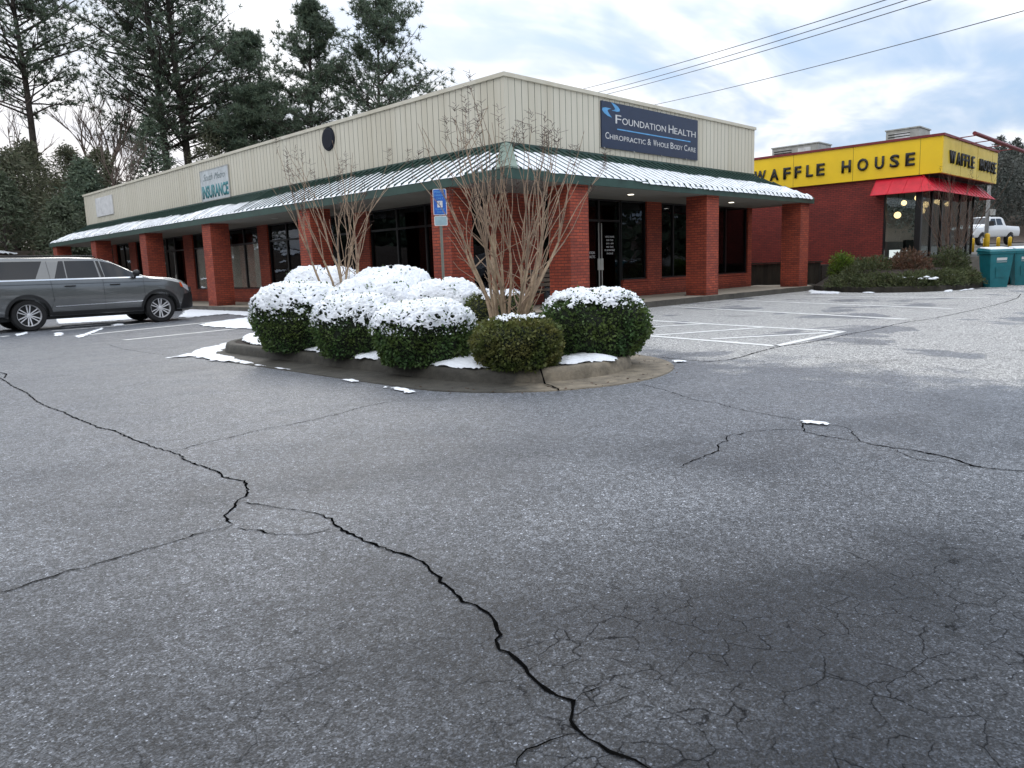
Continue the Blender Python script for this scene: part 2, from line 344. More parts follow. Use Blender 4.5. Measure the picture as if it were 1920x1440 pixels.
def blades(name, C, D, L, Wd, mat, parent=None, origin=(0, 0, 0), tri=False, seed=1):
    """many small leaf faces: centres C, directions D (unit), lengths L, widths Wd"""
    rg = np.random.default_rng(seed); n = len(C); C = np.asarray(C)-np.array(origin); D = np.asarray(D)
    r = rg.normal(size=(n, 3)); S = np.cross(D, r); S /= (np.linalg.norm(S, axis=1, keepdims=True)+1e-9)
    L = np.broadcast_to(np.asarray(L, float).reshape(-1, 1), (n, 1)); Wd = np.broadcast_to(np.asarray(Wd, float).reshape(-1, 1), (n, 1))
    if tri:
        V = np.stack([C-S*Wd*.5, C+S*Wd*.5, C+D*L], 1); k = 3
    else:
        V = np.stack([C, C+D*L*.5+S*Wd*.5, C+D*L, C+D*L*.5-S*Wd*.5], 1); k = 4
    me = bpy.data.meshes.new(name); me.vertices.add(n*k); me.vertices.foreach_set('co', V.reshape(-1).astype(np.float32))
    me.loops.add(n*k); me.loops.foreach_set('vertex_index', np.arange(n*k, dtype=np.int32))
    me.polygons.add(n); me.polygons.foreach_set('loop_start', np.arange(0, n*k, k, dtype=np.int32)); me.polygons.foreach_set('loop_total', np.full(n, k, dtype=np.int32))
    me.update(calc_edges=True); me.materials.append(mat)
    o = bpy.data.objects.new(name, me); COL.objects.link(o)
    if parent is not None: o.parent = parent
    else: o.location = origin
    return o
def text_obj(name, body, mat, O, dx, dz, width, height, parent, ext=.01, bold=0., shear=0., nrm=None):
    """text in a box: O lower left corner, dx / dz unit vectors along and up, fitted to width x height"""
    cu = bpy.data.curves.new(name, 'FONT'); cu.body = body; cu.size = 1; cu.extrude = 0; cu.offset = bold; cu.shear = shear; cu.resolution_u = 3
    tmp = bpy.data.objects.new(name, cu); COL.objects.link(tmp)
    dg = bpy.context.evaluated_depsgraph_get(); me = bpy.data.meshes.new_from_object(tmp.evaluated_get(dg))
    bpy.data.objects.remove(tmp)
    vs = [v.co.copy() for v in me.vertices]; x0 = min(v.x for v in vs); x1 = max(v.x for v in vs); y0 = min(v.y for v in vs); y1 = max(v.y for v in vs)
    dx = Vector(dx); dz = Vector(dz); nn = dx.cross(dz); O = Vector(O)-Vector(ORG[parent.name])
    sx = width/(x1-x0); sy = height/(y1-y0)
    bm = bmesh.new(); bm.from_mesh(me)
    for v in bm.verts: v.co = O+dx*((v.co.x-x0)*sx)+dz*((v.co.y-y0)*sy)
    bm.faces.ensure_lookup_table()
    r = bmesh.ops.extrude_face_region(bm, geom=list(bm.faces))
    for g in r['geom']:
        if isinstance(g, bmesh.types.BMVert): g.co += nn*ext
    bmesh.ops.recalc_face_normals(bm, faces=bm.faces); bm.to_mesh(me); bm.free()
    me.materials.clear(); me.materials.append(mat)
    o = bpy.data.objects.new(name, me); COL.objects.link(o); o.parent = parent
    return o
def inpoly(P, poly):
    x, y = P[:, 0], P[:, 1]; ins = np.zeros(len(P), bool); n = len(poly)
    for i in range(n):
        x0, y0 = poly[i]; x1, y1 = poly[(i+1) % n]
        c = ((y0 > y) != (y1 > y)) & (x < (x1-x0)*(y-y0)/((y1-y0) if y1 != y0 else 1e-9)+x0); ins ^= c
    return ins
def edged(P, poly):
    d = np.full(len(P), 1e9); n = len(poly)
    for i in range(n):
        a = np.array(poly[i]); b = np.array(poly[(i+1) % n]); ab = b-a; t = np.clip(((P-a)@ab)/max(ab@ab, 1e-9), 0, 1)
        d = np.minimum(d, np.linalg.norm(P-(a+t[:, None]*ab), axis=1))
    return d
def snow_sheet(mb, poly, z, step=.05, hmax=.035, rag=.05):
    A = np.array(poly); x0, y0 = A.min(0)-.15; x1, y1 = A.max(0)+.15
    nx = int((x1-x0)/step)+2; ny = int((y1-y0)/step)+2
    if nx*ny > 120000: step *= math.sqrt(nx*ny/120000); nx = int((x1-x0)/step)+2; ny = int((y1-y0)/step)+2
    gx, gy = np.meshgrid(x0+np.arange(nx)*step, y0+np.arange(ny)*step, indexing='ij'); P = np.stack([gx.ravel(), gy.ravel()], 1)
    d = edged(P, poly); d = np.where(inpoly(P, poly), d, -d)
    nz = np.array([mnoise.noise(Vector((p[0]*5, p[1]*5, z))) + .5*mnoise.noise(Vector((p[0]*14, p[1]*14, z+3))) for p in P])
    d = d+nz*rag; h = np.minimum(hmax*(1-np.exp(-np.maximum(d, 0)*14)), hmax)*(1+.35*nz)
    idx = -np.ones(len(P), int); keep = d > 0; idx[keep] = np.arange(keep.sum())
    vs = [(P[i, 0], P[i, 1], z+.004+max(0, h[i])) for i in np.nonzero(keep)[0]]; fs = []
    for i in range(nx-1):
        for j in range(ny-1):
            q = [idx[i*ny+j], idx[(i+1)*ny+j], idx[(i+1)*ny+j+1], idx[i*ny+j+1]]
            k = [a for a in q if a >= 0]
            if len(k) >= 3: fs.append(tuple(k))
    if vs and fs: mb.add(vs, fs)
CRACKS = [([(2.134,11.549),(2.037,10.38),(2.007,9.586),(1.929,8.966),(1.894,8.363),(1.908,7.855),(1.882,7.447),(1.888,7.03),(1.874,6.748),(1.917,6.503),(1.905,6.158),(1.903,5.913),(1.897,5.629),(1.92,5.359),(1.931,5.21),(1.891,5.016),(1.89,4.833),(1.897,4.647),(1.895,4.498),(1.87,4.394),(1.884,4.275),(1.903,4.184),(1.872,4.091),(1.848,4.001),(1.766,3.885),(1.695,3.816),(1.61,3.714),(1.545,3.644),(1.522,3.55),(1.511,3.476)],16),([(1.691,3.809),(1.739,3.701),(1.77,3.591),(1.808,3.498),(1.853,3.397),(1.871,3.276),(1.866,3.145)],6),([(1.871,3.276),(1.866,3.145),(1.827,3.053),(1.815,2.948),(1.805,2.824),(1.811,2.71),(1.803,2.615),(1.81,2.528),(1.814,2.427),(1.806,2.335),(1.78,2.288),(1.769,2.233),(1.728,2.151),(1.709,2.051),(1.687,1.975),(1.688,1.905),(1.678,1.836),(1.669,1.795),(1.641,1.753),(1.589,1.694),(1.535,1.655),(1.52,1.598),(1.514,1.543),(1.499,1.491),(1.477,1.451),(1.459,1.398),(1.45,1.356),(1.455,1.309),(1.457,1.266),(1.424,1.239),(1.386,1.213),(1.366,1.178),(1.356,1.132),(1.357,1.097),(1.352,1.058),(1.357,1.014),(1.368,0.983),(1.359,0.944),(1.347,0.899)],15),([(1.499,3.427),(1.52,3.353),(1.554,3.287),(1.576,3.177),(1.628,3.105),(1.683,3.061),(1.733,3.047),(1.803,3.043)],5),([(1.511,3.476),(1.492,3.46),(1.41,3.472),(1.317,3.48),(1.218,3.464),(1.129,3.463),(1.043,3.462),(0.964,3.445),(0.915,3.458),(0.855,3.434),(0.796,3.467),(0.731,3.438),(0.659,3.438),(0.592,3.417),(0.535,3.428),(0.476,3.428)],9),([(1.932,5.311),(2.101,5.38),(2.267,5.424),(2.442,5.432),(2.635,5.496),(2.75,5.502),(2.895,5.486),(3.128,5.506),(3.296,5.54),(3.46,5.558),(3.705,5.652),(3.9,5.656),(4.152,5.691)],8),([(1.459,1.263),(1.5,1.266),(1.539,1.265),(1.573,1.252)],4),([(1.34,1.178),(1.292,1.197),(1.252,1.207),(1.221,1.216),(1.182,1.201),(1.153,1.188)],4),([(6.14,4.325),(5.935,3.889),(5.679,3.457),(5.656,3.341),(5.656,3.226),(5.574,3.068),(5.508,2.94),(5.473,2.802),(5.428,2.649),(5.406,2.542),(5.397,2.443),(5.376,2.341),(5.386,2.242),(5.34,2.123),(5.332,2.035),(5.266,1.962),(5.105,1.867),(4.957,1.773)],8),([(4.957,1.773),(4.918,1.69),(4.918,1.607),(4.908,1.552),(4.918,1.466),(4.895,1.381),(4.891,1.304),(4.855,1.23),(4.813,1.174),(4.761,1.117),(4.741,1.052),(4.738,0.984),(4.759,0.923),(4.786,0.848),(4.837,0.755)],16),([(5.352,2.343),(5.158,2.254),(5.048,2.196),(4.985,2.072),(4.974,1.975),(4.958,1.878),(4.957,1.773)],12),([(5.077,2.221),(5.026,2.31),(4.96,2.381),(4.87,2.439),(4.765,2.488),(4.668,2.502),(4.607,2.54),(4.468,2.469),(4.373,2.473),(4.206,2.384),(4.072,2.379),(3.959,2.372),(3.895,2.369),(3.727,2.36)],7),([(4.894,1.548),(4.794,1.466),(4.704,1.362),(4.721,1.275),(4.719,1.203),(4.716,1.132)],7),([(24.715,4.754),(22.582,4.403),(20.335,4.239),(18.786,4.216),(17.411,4.229),(16.01,4.264),(15.073,4.315),(14.528,4.425),(13.894,4.46),(13.024,4.431),(12.447,4.451),(11.745,4.501),(11.049,4.499),(10.399,4.521),(9.889,4.643),(9.089,4.599),(8.514,4.523),(8.167,4.526),(7.977,4.665),(7.987,5.042),(8.036,5.374)],25),([(8.911,4.023),(8.896,3.639),(8.829,3.257),(8.783,2.907),(8.773,2.589),(8.685,2.267),(8.573,1.959),(8.548,1.572),(8.544,1.279)],8),([(4.667,15.495),(4.544,14.734),(4.484,13.864),(4.471,13.194),(4.5,12.496),(4.514,12.166)],9),([(2.279,12.284),(2.276,11.886),(2.16,11.434)],20)]
LINES = [([(17.425,11.305),(14.964,4.632)],0.1),([(20.599,11.177),(18.092,4.709)],0.1),([(23.131,10.777),(22.407,4.989)],0.1),([(13.114,9.107),(12.224,4.725)],0.1),([(12.224,4.725),(9.866,4.703)],0.085),([(9.866,4.703),(10.395,7.458)],0.1),([(10.316,5.966),(11.965,4.857)],0.09),([(10.458,7.095),(12.421,6.201)],0.09),([(11.691,8.143),(12.692,7.558)],0.09),([(5.174,16.236),(7.739,16.742)],0.1),([(5.251,18.798),(8.322,19.932)],0.1),([(5.16,21.36),(6.956,21.57)],0.1),([(8.322,19.932),(10.067,20.682)],0.1),([(3.902,20.526),(4.104,20.694)],0.1),([(6.956,21.57),(8.08,22.173)],0.1)]
SNOWG = [[(9.181,23.624),(11.143,28.086),(11.746,28.964),(11.712,24.093),(11.171,22.731),(10.354,21.264),(10.682,23.627),(9.917,23.281),(9.199,22.956)],[(7.916,19.205),(9.165,20.308),(10.117,20.782),(9.741,19.683),(7.929,16.017),(7.745,16.903),(7.642,17.685),(7.699,18.244)],[(4.291,11.744),(4.783,11.966),(5.066,12.541),(5.533,12.878),(6.329,13.619),(5.847,12.594),(5.434,12.141),(5.02,11.535),(4.958,10.909),(4.835,10.341),(4.722,9.438),(4.69,8.868),(4.685,8.431),(4.638,8.349),(4.632,9.262),(4.64,9.96),(4.547,10.63),(4.615,11.521)],[(7.024,28.371),(8.669,29.819),(9.37,27.496),(8.354,24.462),(7.321,24.269),(6.151,24.641)],[(5.862,23.406),(6.796,23.472),(7.496,23.216),(7.315,22.62),(6.465,22.351),(5.6,22.286)],[(4.283,20.933),(4.711,21.668),(4.564,20.963),(4.191,20.202)],[(4.92,20.166),(5.143,20.333),(4.835,19.105),(4.677,19.153)],[(4.879,18.43),(5.569,19.707),(6.252,21.117),(6.049,20.405),(5.198,18.612),(4.802,17.773)],[(6.771,22.042),(7.285,22.7),(6.934,21.626),(6.625,21.491)],[(4.598,7.333),(4.637,7.198),(4.592,6.911),(4.499,6.987)],[(4.528,6.416),(4.559,6.245),(4.528,5.878),(4.436,5.905)],[(28.704,12.505),(26.442,11.192),(25.638,10.06),(24.377,9.564),(24.528,10.556)],[(26.008,9.455),(26.001,9.064),(24.916,8.684),(24.912,9.038)],[(26.693,7.203),(27.06,7.073),(25.96,6.769),(25.615,6.895)],[(26.674,6.748),(28.201,6.75),(27.408,6.543),(26.31,6.64)],[(5.365,2.346),(5.384,2.267),(5.341,2.161),(5.301,2.156),(5.28,2.235),(5.273,2.295)],[(7.846,5.128),(7.877,4.915),(7.792,4.833),(7.699,4.917)]]
SNOWI = [[(5.562,11.86),(5.925,12.511),(6.345,12.87),(5.732,11.252),(5.337,10.625),(5.256,10.786)],[(5.233,9.417),(5.702,9.912),(6.191,10.317),(5.847,9.214),(5.356,8.658),(5.205,8.768)],[(5.179,8.175),(5.611,8.532),(6.159,8.812),(5.35,7.429),(5.106,7.442),(5.098,7.732)],[(5.182,6.552),(5.596,6.72),(6.417,7.374),(8.466,9.411),(8.172,8.811),(5.369,5.676),(5.186,5.769),(5.136,6.174)],[(5.148,6.351),(5.679,6.679),(6.387,7.218),(8.334,9.308),(8.256,8.856),(5.411,5.582),(5.219,5.753),(5.15,6.017)],[(5.937,5.243),(6.747,5.907),(7.188,6.052),(6.836,5.451),(6.699,5.012),(6.474,4.906),(6.231,5.088),(5.941,5.125)]]
# ------------------------------------------------------------ the setting
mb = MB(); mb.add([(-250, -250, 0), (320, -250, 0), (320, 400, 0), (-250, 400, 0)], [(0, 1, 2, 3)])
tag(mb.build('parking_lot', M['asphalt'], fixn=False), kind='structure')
# wooded bank behind and left of the building
def bank_h(x, y):
    a = (y-47.5)/12.; a = min(max(a, 0), 1); s = a*a*(3-2*a)
    return s*(3.4+.6*mnoise.noise(Vector((x*.08, y*.08, 0))))+min(1, a*3)*.35*mnoise.noise(Vector((x*.4, y*.4, 2)))+max(0, y-62)*.012-.05
mb = MB(); nx, ny = 150, 60
for i in range(nx+1):
    for j in range(ny+1):
        x = -90+i*1.6; y = 47.6+(j/ny)**1.6*150; mb.v.append((x, y, bank_h(x, y)))
for i in range(nx):
    for j in range(ny): k = i*(ny+1)+j; mb.f.append((k, k+ny+1, k+ny+2, k+1)); mb.mi.append(0)
tag(mb.build('wooded_bank', M['litter'], smooth=True), kind='structure')
mb = MB(); rg = random.Random(3)
for k in range(46):
    x = rg.uniform(-8, 19); y = rg.uniform(50, 60); r = rg.uniform(.3, 1.1); z = 0
    poly = [(x+r*rg.uniform(.6, 1.2)*math.cos(a), y+.6*r*rg.uniform(.6, 1.2)*math.sin(a)) for a in np.linspace(0, 6.283, 9)[:-1]]
    k0 = len(mb.v); snow_sheet(mb, poly, 0, .14, .05, .15)
    for q in range(k0, len(mb.v)): v = mb.v[q]; mb.v[q] = (v[0], v[1], bank_h(v[0], v[1])+.06+v[2])
tag(mb.build('snow_patches_on_bank', M['snow'], smooth=True), 'thin snow patches lying on the wooded bank behind the cars', 'snow', kind='stuff')
# raised lot behind the restaurant
mb = MB(); mb.hexa([(31.6, -40, -.1), (200, -40, -.1), (200, 60, -.1), (31.6, 60, -.1)], [(32.8, -40, 1.0), (200, -40, 3.5), (200, 60, 3.5), (32.8, 60, 1.0)])
tag(mb.build('upper_parking_lot', M['kerb']), kind='structure')
mb = MB()
nx, ny = 40, 20
for i in range(nx+1):
    for j in range(ny+1):
        x = 95+i*5; y = -90+j*14; a = min(max((x-95)/60., 0), 1); mb.v.append((x, y, 2.0+a*a*(3-2*a)*9+mnoise.noise(Vector((x*.03, y*.03, 5)))*2*a))
for i in range(nx):
    for j in range(ny): k = i*(ny+1)+j; mb.f.append((k, k+ny+1, k+ny+2, k+1)); mb.mi.append(0)
tag(mb.build('far_hillside', M['litter'], smooth=True), kind='structure')
# sidewalk round the shop building with kerb blocks
WX, WY, EX, EY = 14.21, 14.15, 11.6, 11.62
mb = MB(); mb.hexa([(EX+.15, EY+.15, 0), (28.6, EY+.15, 0), (28.6, WY+.3, 0), (EX+.15, WY+.3, 0)], [(EX+.15, EY+.15, .15), (28.6, EY+.15, .15), (28.6, WY+.3, .15), (EX+.15, WY+.3, .15)])
mb.box(EX+.15, WX+.3, WY+.3, 48, 0, .15)
tag(mb.build('sidewalk', M['walk']), kind='structure')
mb = MB(); x = EX
while x < 28.6: mb.box(x+.006, min(x+.46, 28.6), EY, EY+.148, -.02, .153+RND.uniform(-.004, .004)); x += .466
y = EY+.155
while y < 48: mb.box(EX, EX+.148, y+.006, y+.46, -.02, .153+RND.uniform(-.004, .004)); y += .466
tag(mb.build('sidewalk_kerb', M['kerb']), kind='structure')
# capsule shaped planting island: gutter, kerb, soil
def capsule(r, n=28, cx=6.39, y0=6.2, y1=11.2):
    return [(cx+r*math.cos(a), y0+r*math.sin(a)) for a in np.linspace(math.pi, 2*math.pi, n)]+[(cx+r*math.cos(a), y1+r*math.sin(a)) for a in np.linspace(0, math.pi, n)]
def ring(mb, loops):
    n = len(loops[0]); k = len(mb.v)
    for lp in loops: mb.v += lp
    for a in range(len(loops)-1):
        for i in range(n): mb.f.append((k+a*n+i, k+a*n+(i+1) % n, k+(a+1)*n+(i+1) % n, k+(a+1)*n+i)); mb.mi.append(0)
def lp(r, z): return [(x, y, z) for x, y in capsule(r)]
mb = MB(); ring(mb, [lp(1.76, .0), lp(1.755, .012), lp(1.45, .016), lp(1.27, .022)])
def island_mat():
    m, n, b = new_mat('island_concrete'); t = n.n('ShaderNodeTexCoord'); P = t.outputs['Object']; sp = n.n('ShaderNodeSeparateXYZ'); n.l(P, sp.inputs[0])
    f = n.m('SUBTRACT', n.m('MULTIPLY', sp.outputs[0], .7), n.m('MULTIPLY', sp.outputs[1], .7))      # damp towards the long side
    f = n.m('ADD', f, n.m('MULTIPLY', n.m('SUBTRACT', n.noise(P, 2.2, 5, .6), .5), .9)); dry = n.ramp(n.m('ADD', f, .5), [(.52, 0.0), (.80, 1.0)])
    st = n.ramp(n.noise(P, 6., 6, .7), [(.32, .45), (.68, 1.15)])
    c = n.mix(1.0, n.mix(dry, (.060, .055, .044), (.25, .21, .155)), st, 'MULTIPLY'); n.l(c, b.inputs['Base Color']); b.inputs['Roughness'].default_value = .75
    bn = n.n('ShaderNodeBump'); bn.inputs['Strength'].default_value = .6; bn.inputs['Distance'].default_value = .02; n.l(n.noise(P, 45, 4, .7), bn.inputs['Height']); n.l(bn.outputs[0], b.inputs['Normal']); return m
M['islandcon'] = island_mat()
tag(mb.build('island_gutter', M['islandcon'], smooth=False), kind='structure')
mb = MB(); ring(mb, [lp(1.28, .0), lp(1.262, .10), lp(1.245, .145), lp(1.215, .158), lp(1.12, .158), lp(1.10, .10)])
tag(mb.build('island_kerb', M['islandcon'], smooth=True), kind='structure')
mb = MB(); nA = 40; rings_ = 8
pts = [(6.39, 8.7, .19)]
mb.v.append((6.39, 8.7, .19))
cp = capsule(1.115)
for r in range(1, rings_+1):
    t = r/rings_
    for (x, y) in cp: px, py = 6.39+(x-6.39)*t, 8.7+(y-8.7)*t; mb.v.append((px, py, .135+.05*(1-t)+.02*mnoise.noise(Vector((px*3, py*3, 0)))))
n = len(cp)
for i in range(n): mb.f.append((0, 1+i, 1+(i+1) % n)); mb.mi.append(0)
for r in range(rings_-1):
    for i in range(n): a = 1+r*n; mb.f.append((a+i, a+n+i, a+n+(i+1) % n, a+(i+1) % n)); mb.mi.append(0)
tag(mb.build('island_soil', M['soil'], smooth=True), kind='structure')
mb = MB()
for p in SNOWI: snow_sheet(mb, p, .155, .03, .06, .035)
tag(mb.build('snow_on_island', M['snow'], smooth=True), 'white snow drifts between the clipped bushes on the island', 'snow', kind='stuff')
mb = MB()
for i, p in enumerate(SNOWG): snow_sheet(mb, p, .006, .05 if i < 3 else .02, .024, .11 if i < 2 else (.06 if i < 5 else .075))
tag(mb.build('snow_on_asphalt', M['snow'], smooth=True), 'melting snow lying in thin patches on the parking bays', 'snow', kind='stuff')
# joint across kerb and gutter
mb = MB(); J = [(5.62, 5.30), (5.60, 5.20), (5.545, 5.12), (5.50, 5.05), (5.47, 4.93), (5.42, 4.86), (5.39, 4.78), (5.31, 4.70)]; k = 0
for i, (x, y) in enumerate(J): z = [.163, .163, .10, .03, .026, .024, .022, .02][i]; w_ = .009+.006*(i % 2); mb.v += [(x-w_, y-.003, z), (x+w_, y-.003, z)]
for i in range(len(J)-1): mb.f.append((2*i, 2*i+1, 2*i+3, 2*i+2)); mb.mi.append(0)
tag(mb.build('kerb_joint', M['crack']), kind='structure')
# cracks
mb = MB(); rg = random.Random(11)
for pts, wmm in CRACKS:
    P = [Vector((x, y)) for x, y in pts]; Q = []
    for a, b in zip(P[:-1], P[1:]):
        L = (b-a).length; n = max(1, int(L/.028)) if L < 4 else int(L/.15)
        for i in range(n): Q.append(a.lerp(b, i/n)+Vector((rg.uniform(-1, 1), rg.uniform(-1, 1)))*min(.010, max(.0035, L*.16)))
    Q.append(P[-1]); W = max(wmm*.72, 6.)/1000.; up_, dn = [], []
    for i, q in enumerate(Q):
        t = (Q[min(i+1, len(Q)-1)]-Q[max(i-1, 0)]); t = t.normalized() if t.length > 0 else Vector((1, 0)); nn = Vector((-t.y, t.x))
        e = min(1, i/3+.2, (len(Q)-1-i)/3+.2); ww = W*.5*e*(.5+1.8*abs(mnoise.noise(Vector((q.x*13, q.y*13, 1))))+rg.uniform(0, .4))
        up_.append(q+nn*ww*rg.uniform(.6, 1.3)); dn.append(q-nn*ww*rg.uniform(.6, 1.3))
    k = len(mb.v)
    for u, d_ in zip(up_, dn): mb.v += [(u.x, u.y, .0035), (d_.x, d_.y, .0035)]
    for i in range(len(Q)-1): mb.f.append((k+2*i, k+2*i+1, k+2*i+3, k+2*i+2)); mb.mi.append(0)
tag(mb.build('asphalt_cracks', M['crack'], fixn=False), kind='structure')
mb = MB()
for (a, b), wd in LINES:
    wd *= 1.5
    a = Vector(a); b = Vector(b); t = (b-a).normalized(); nn = Vector((-t.y, t.x))*wd/2; n = max(2, int((b-a).length/.12)); k = len(mb.v)
    for i in range(n+1):
        q = a.lerp(b, i/n); j1, j2 = RND.uniform(.86, 1.08), RND.uniform(.86, 1.08)
        mb.v += [(q.x+nn.x*j1, q.y+nn.y*j1, .005), (q.x-nn.x*j2, q.y-nn.y*j2, .005)]
    for i in range(n): mb.f.append((k+2*i, k+2*i+1, k+2*i+3, k+2*i+2)); mb.mi.append(0)
tag(mb.build('parking_lines', M['paint'], fixn=False), kind='structure')

# ------------------------------------------------------------ shop building
PX, PY, PXR, PYL = 13.40, 13.36, 25.95, 45.80
ZS, ZB, ZT = 3.11, 4.16, 5.80
E = 1.56
B = thing('shop_building', 'single storey red brick shop building with cream metal parapet and snowy green canopy', 'building', (PX, PY, 0))
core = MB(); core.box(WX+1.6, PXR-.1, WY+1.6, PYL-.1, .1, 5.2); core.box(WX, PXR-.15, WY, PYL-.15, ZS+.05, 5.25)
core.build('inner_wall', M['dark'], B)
# parapet of ribbed panels: flats with recessed grooves
def ribbed(mb, a0, a1, z0, z1, place, pitch=.235, gw=.016, gd=.022):
    a = a0
    while a < a1-.01:
        b = min(a+pitch, a1)
        mb.cur = 0; mb.quad(place(a+gw, 0, z0), place(b, 0, z0), place(b, 0, z1), place(a+gw, 0, z1))
        mb.cur = 1; mb.quad(place(a, gd, z0), place(a+gw, gd, z0), place(a+gw, gd, z1), place(a, gd, z1))
        mb.cur = 1
        mb.quad(place(a, 0, z0), place(a, gd, z0), place(a, gd, z1), place(a, 0, z1)); mb.quad(place(a+gw, gd, z0), place(a+gw, 0, z0), place(a+gw, 0, z1), place(a+gw, gd, z1))
        a = b
pp = MB()
ribbed(pp, PX+.12, PXR-.10, ZB-.1, ZT-.06, lambda a, d, z: (a, PY+d, z))
ribbed(pp, PY+.12, PYL-.10, ZB-.1, ZT-.06, lambda a, d, z: (PX+d, a, z))
ribbed(pp, PX+.12, PXR-.10, ZB-.1, ZT-.06, lambda a, d, z: (a, PYL-d, z))
ribbed(pp, PY+.12, PYL-.10, ZB-.1, ZT-.06, lambda a, d, z: (PXR-d, a, z))
pp.cur = 0
for cx, cy in ((PX, PY), (PXR-.12, PY), (PX, PYL-.12), (PXR-.12, PYL-.12)): pp.box(cx-.004, cx+.124, cy-.004, cy+.124, ZB-.1, ZT-.06)
pp.build('parapet', [M['panel'], M['groove']], B, fixn=False)
cp_ = MB()
for (x0, x1, y0, y1) in ((PX-.05, PXR+.05, PY-.05, PY+.25), (PX-.05, PXR+.05, PYL-.25, PYL+.05), (PX-.05, PX+.25, PY+.25, PYL-.25), (PXR-.25, PXR+.05, PY+.25, PYL-.25)): cp_.box(x0, x1, y0, y1, ZT-.075, ZT+.02)
cp_.build('coping', M['panel'], B)
rf = MB(); rf.box(PX+.26, PXR-.26, PY+.26, PYL-.26, 5.25, 5.30); rf.build('flat_roof', M['kerb'], B)
# canopy skirt
O0 = (PX-E, PY-E, PXR+E, PYL+E)
zf = 3.31; zi_ = ZB-.02
ca = MB(); c_o = [(O0[0], O0[1]), (O0[2], O0[1]), (O0[2], O0[3]), (O0[0], O0[3])]; c_i = [(PX-.02, PY-.02), (PXR+.02, PY-.02), (PXR+.02, PYL+.02), (PX-.02, PYL+.02)]
for i in range(4):
    j = (i+1) % 4
    ca.quad((*c_o[i], zf), (*c_o[j], zf), (*c_i[j], zi_), (*c_i[i], zi_))
    # flashing against the parapet
can = ca.build('canopy_roof', M['green'], B, fixn=False)
fl = MB()
for (x0, x1, y0, y1) in ((PX-.03, PXR+.03, PY-.03, PY-.008), (PX-.03, PX-.008, PY-.008, PYL+.03)): fl.box(x0, x1, y0, y1, zi_-.03, zi_+.07)
fl.build('flashing', M['green'], can)
fa = MB()
fa.box(O0[0], O0[2], O0[1], O0[1]+.04, ZS-.01, zf-.004); fa.box(O0[0], O0[2], O0[3]-.04, O0[3], ZS-.01, zf-.004)
fa.box(O0[0], O0[0]+.04, O0[1]+.04, O0[3]-.04, ZS-.01, zf-.004); fa.box(O0[2]-.04, O0[2], O0[1]+.04, O0[3]-.04, ZS-.01, zf-.004)
fa.build('fascia', M['green'], B)
sf = MB()
sf.box(O0[0]+.04, O0[2]-.04, O0[1]+.04, WY+.05, ZS, ZS+.03); sf.box(O0[0]+.04, WX+.05, WY+.05, O0[3]-.04, ZS, ZS+.03)
sf.build('soffit', M['soffit'], B)
def roof_pt(side, a, t, h=0.):   # side 0: along X facing -Y; side 1: along Y facing -X ; 2: right end facing +X; t 0 eave 1 top
    z = zf+(zi_-zf)*t+h
    if side == 0: return (a, O0[1]+t*(E-.02), z)
    if side == 1: return (O0[0]+t*(E-.02), a, z)
    if side == 2: return (O0[2]-t*(E-.02), a, z)
    return (a, O0[3]-t*(E-.02), z)
rb = MB(); sn = MB(); pitch = .30; rg = random.Random(5)
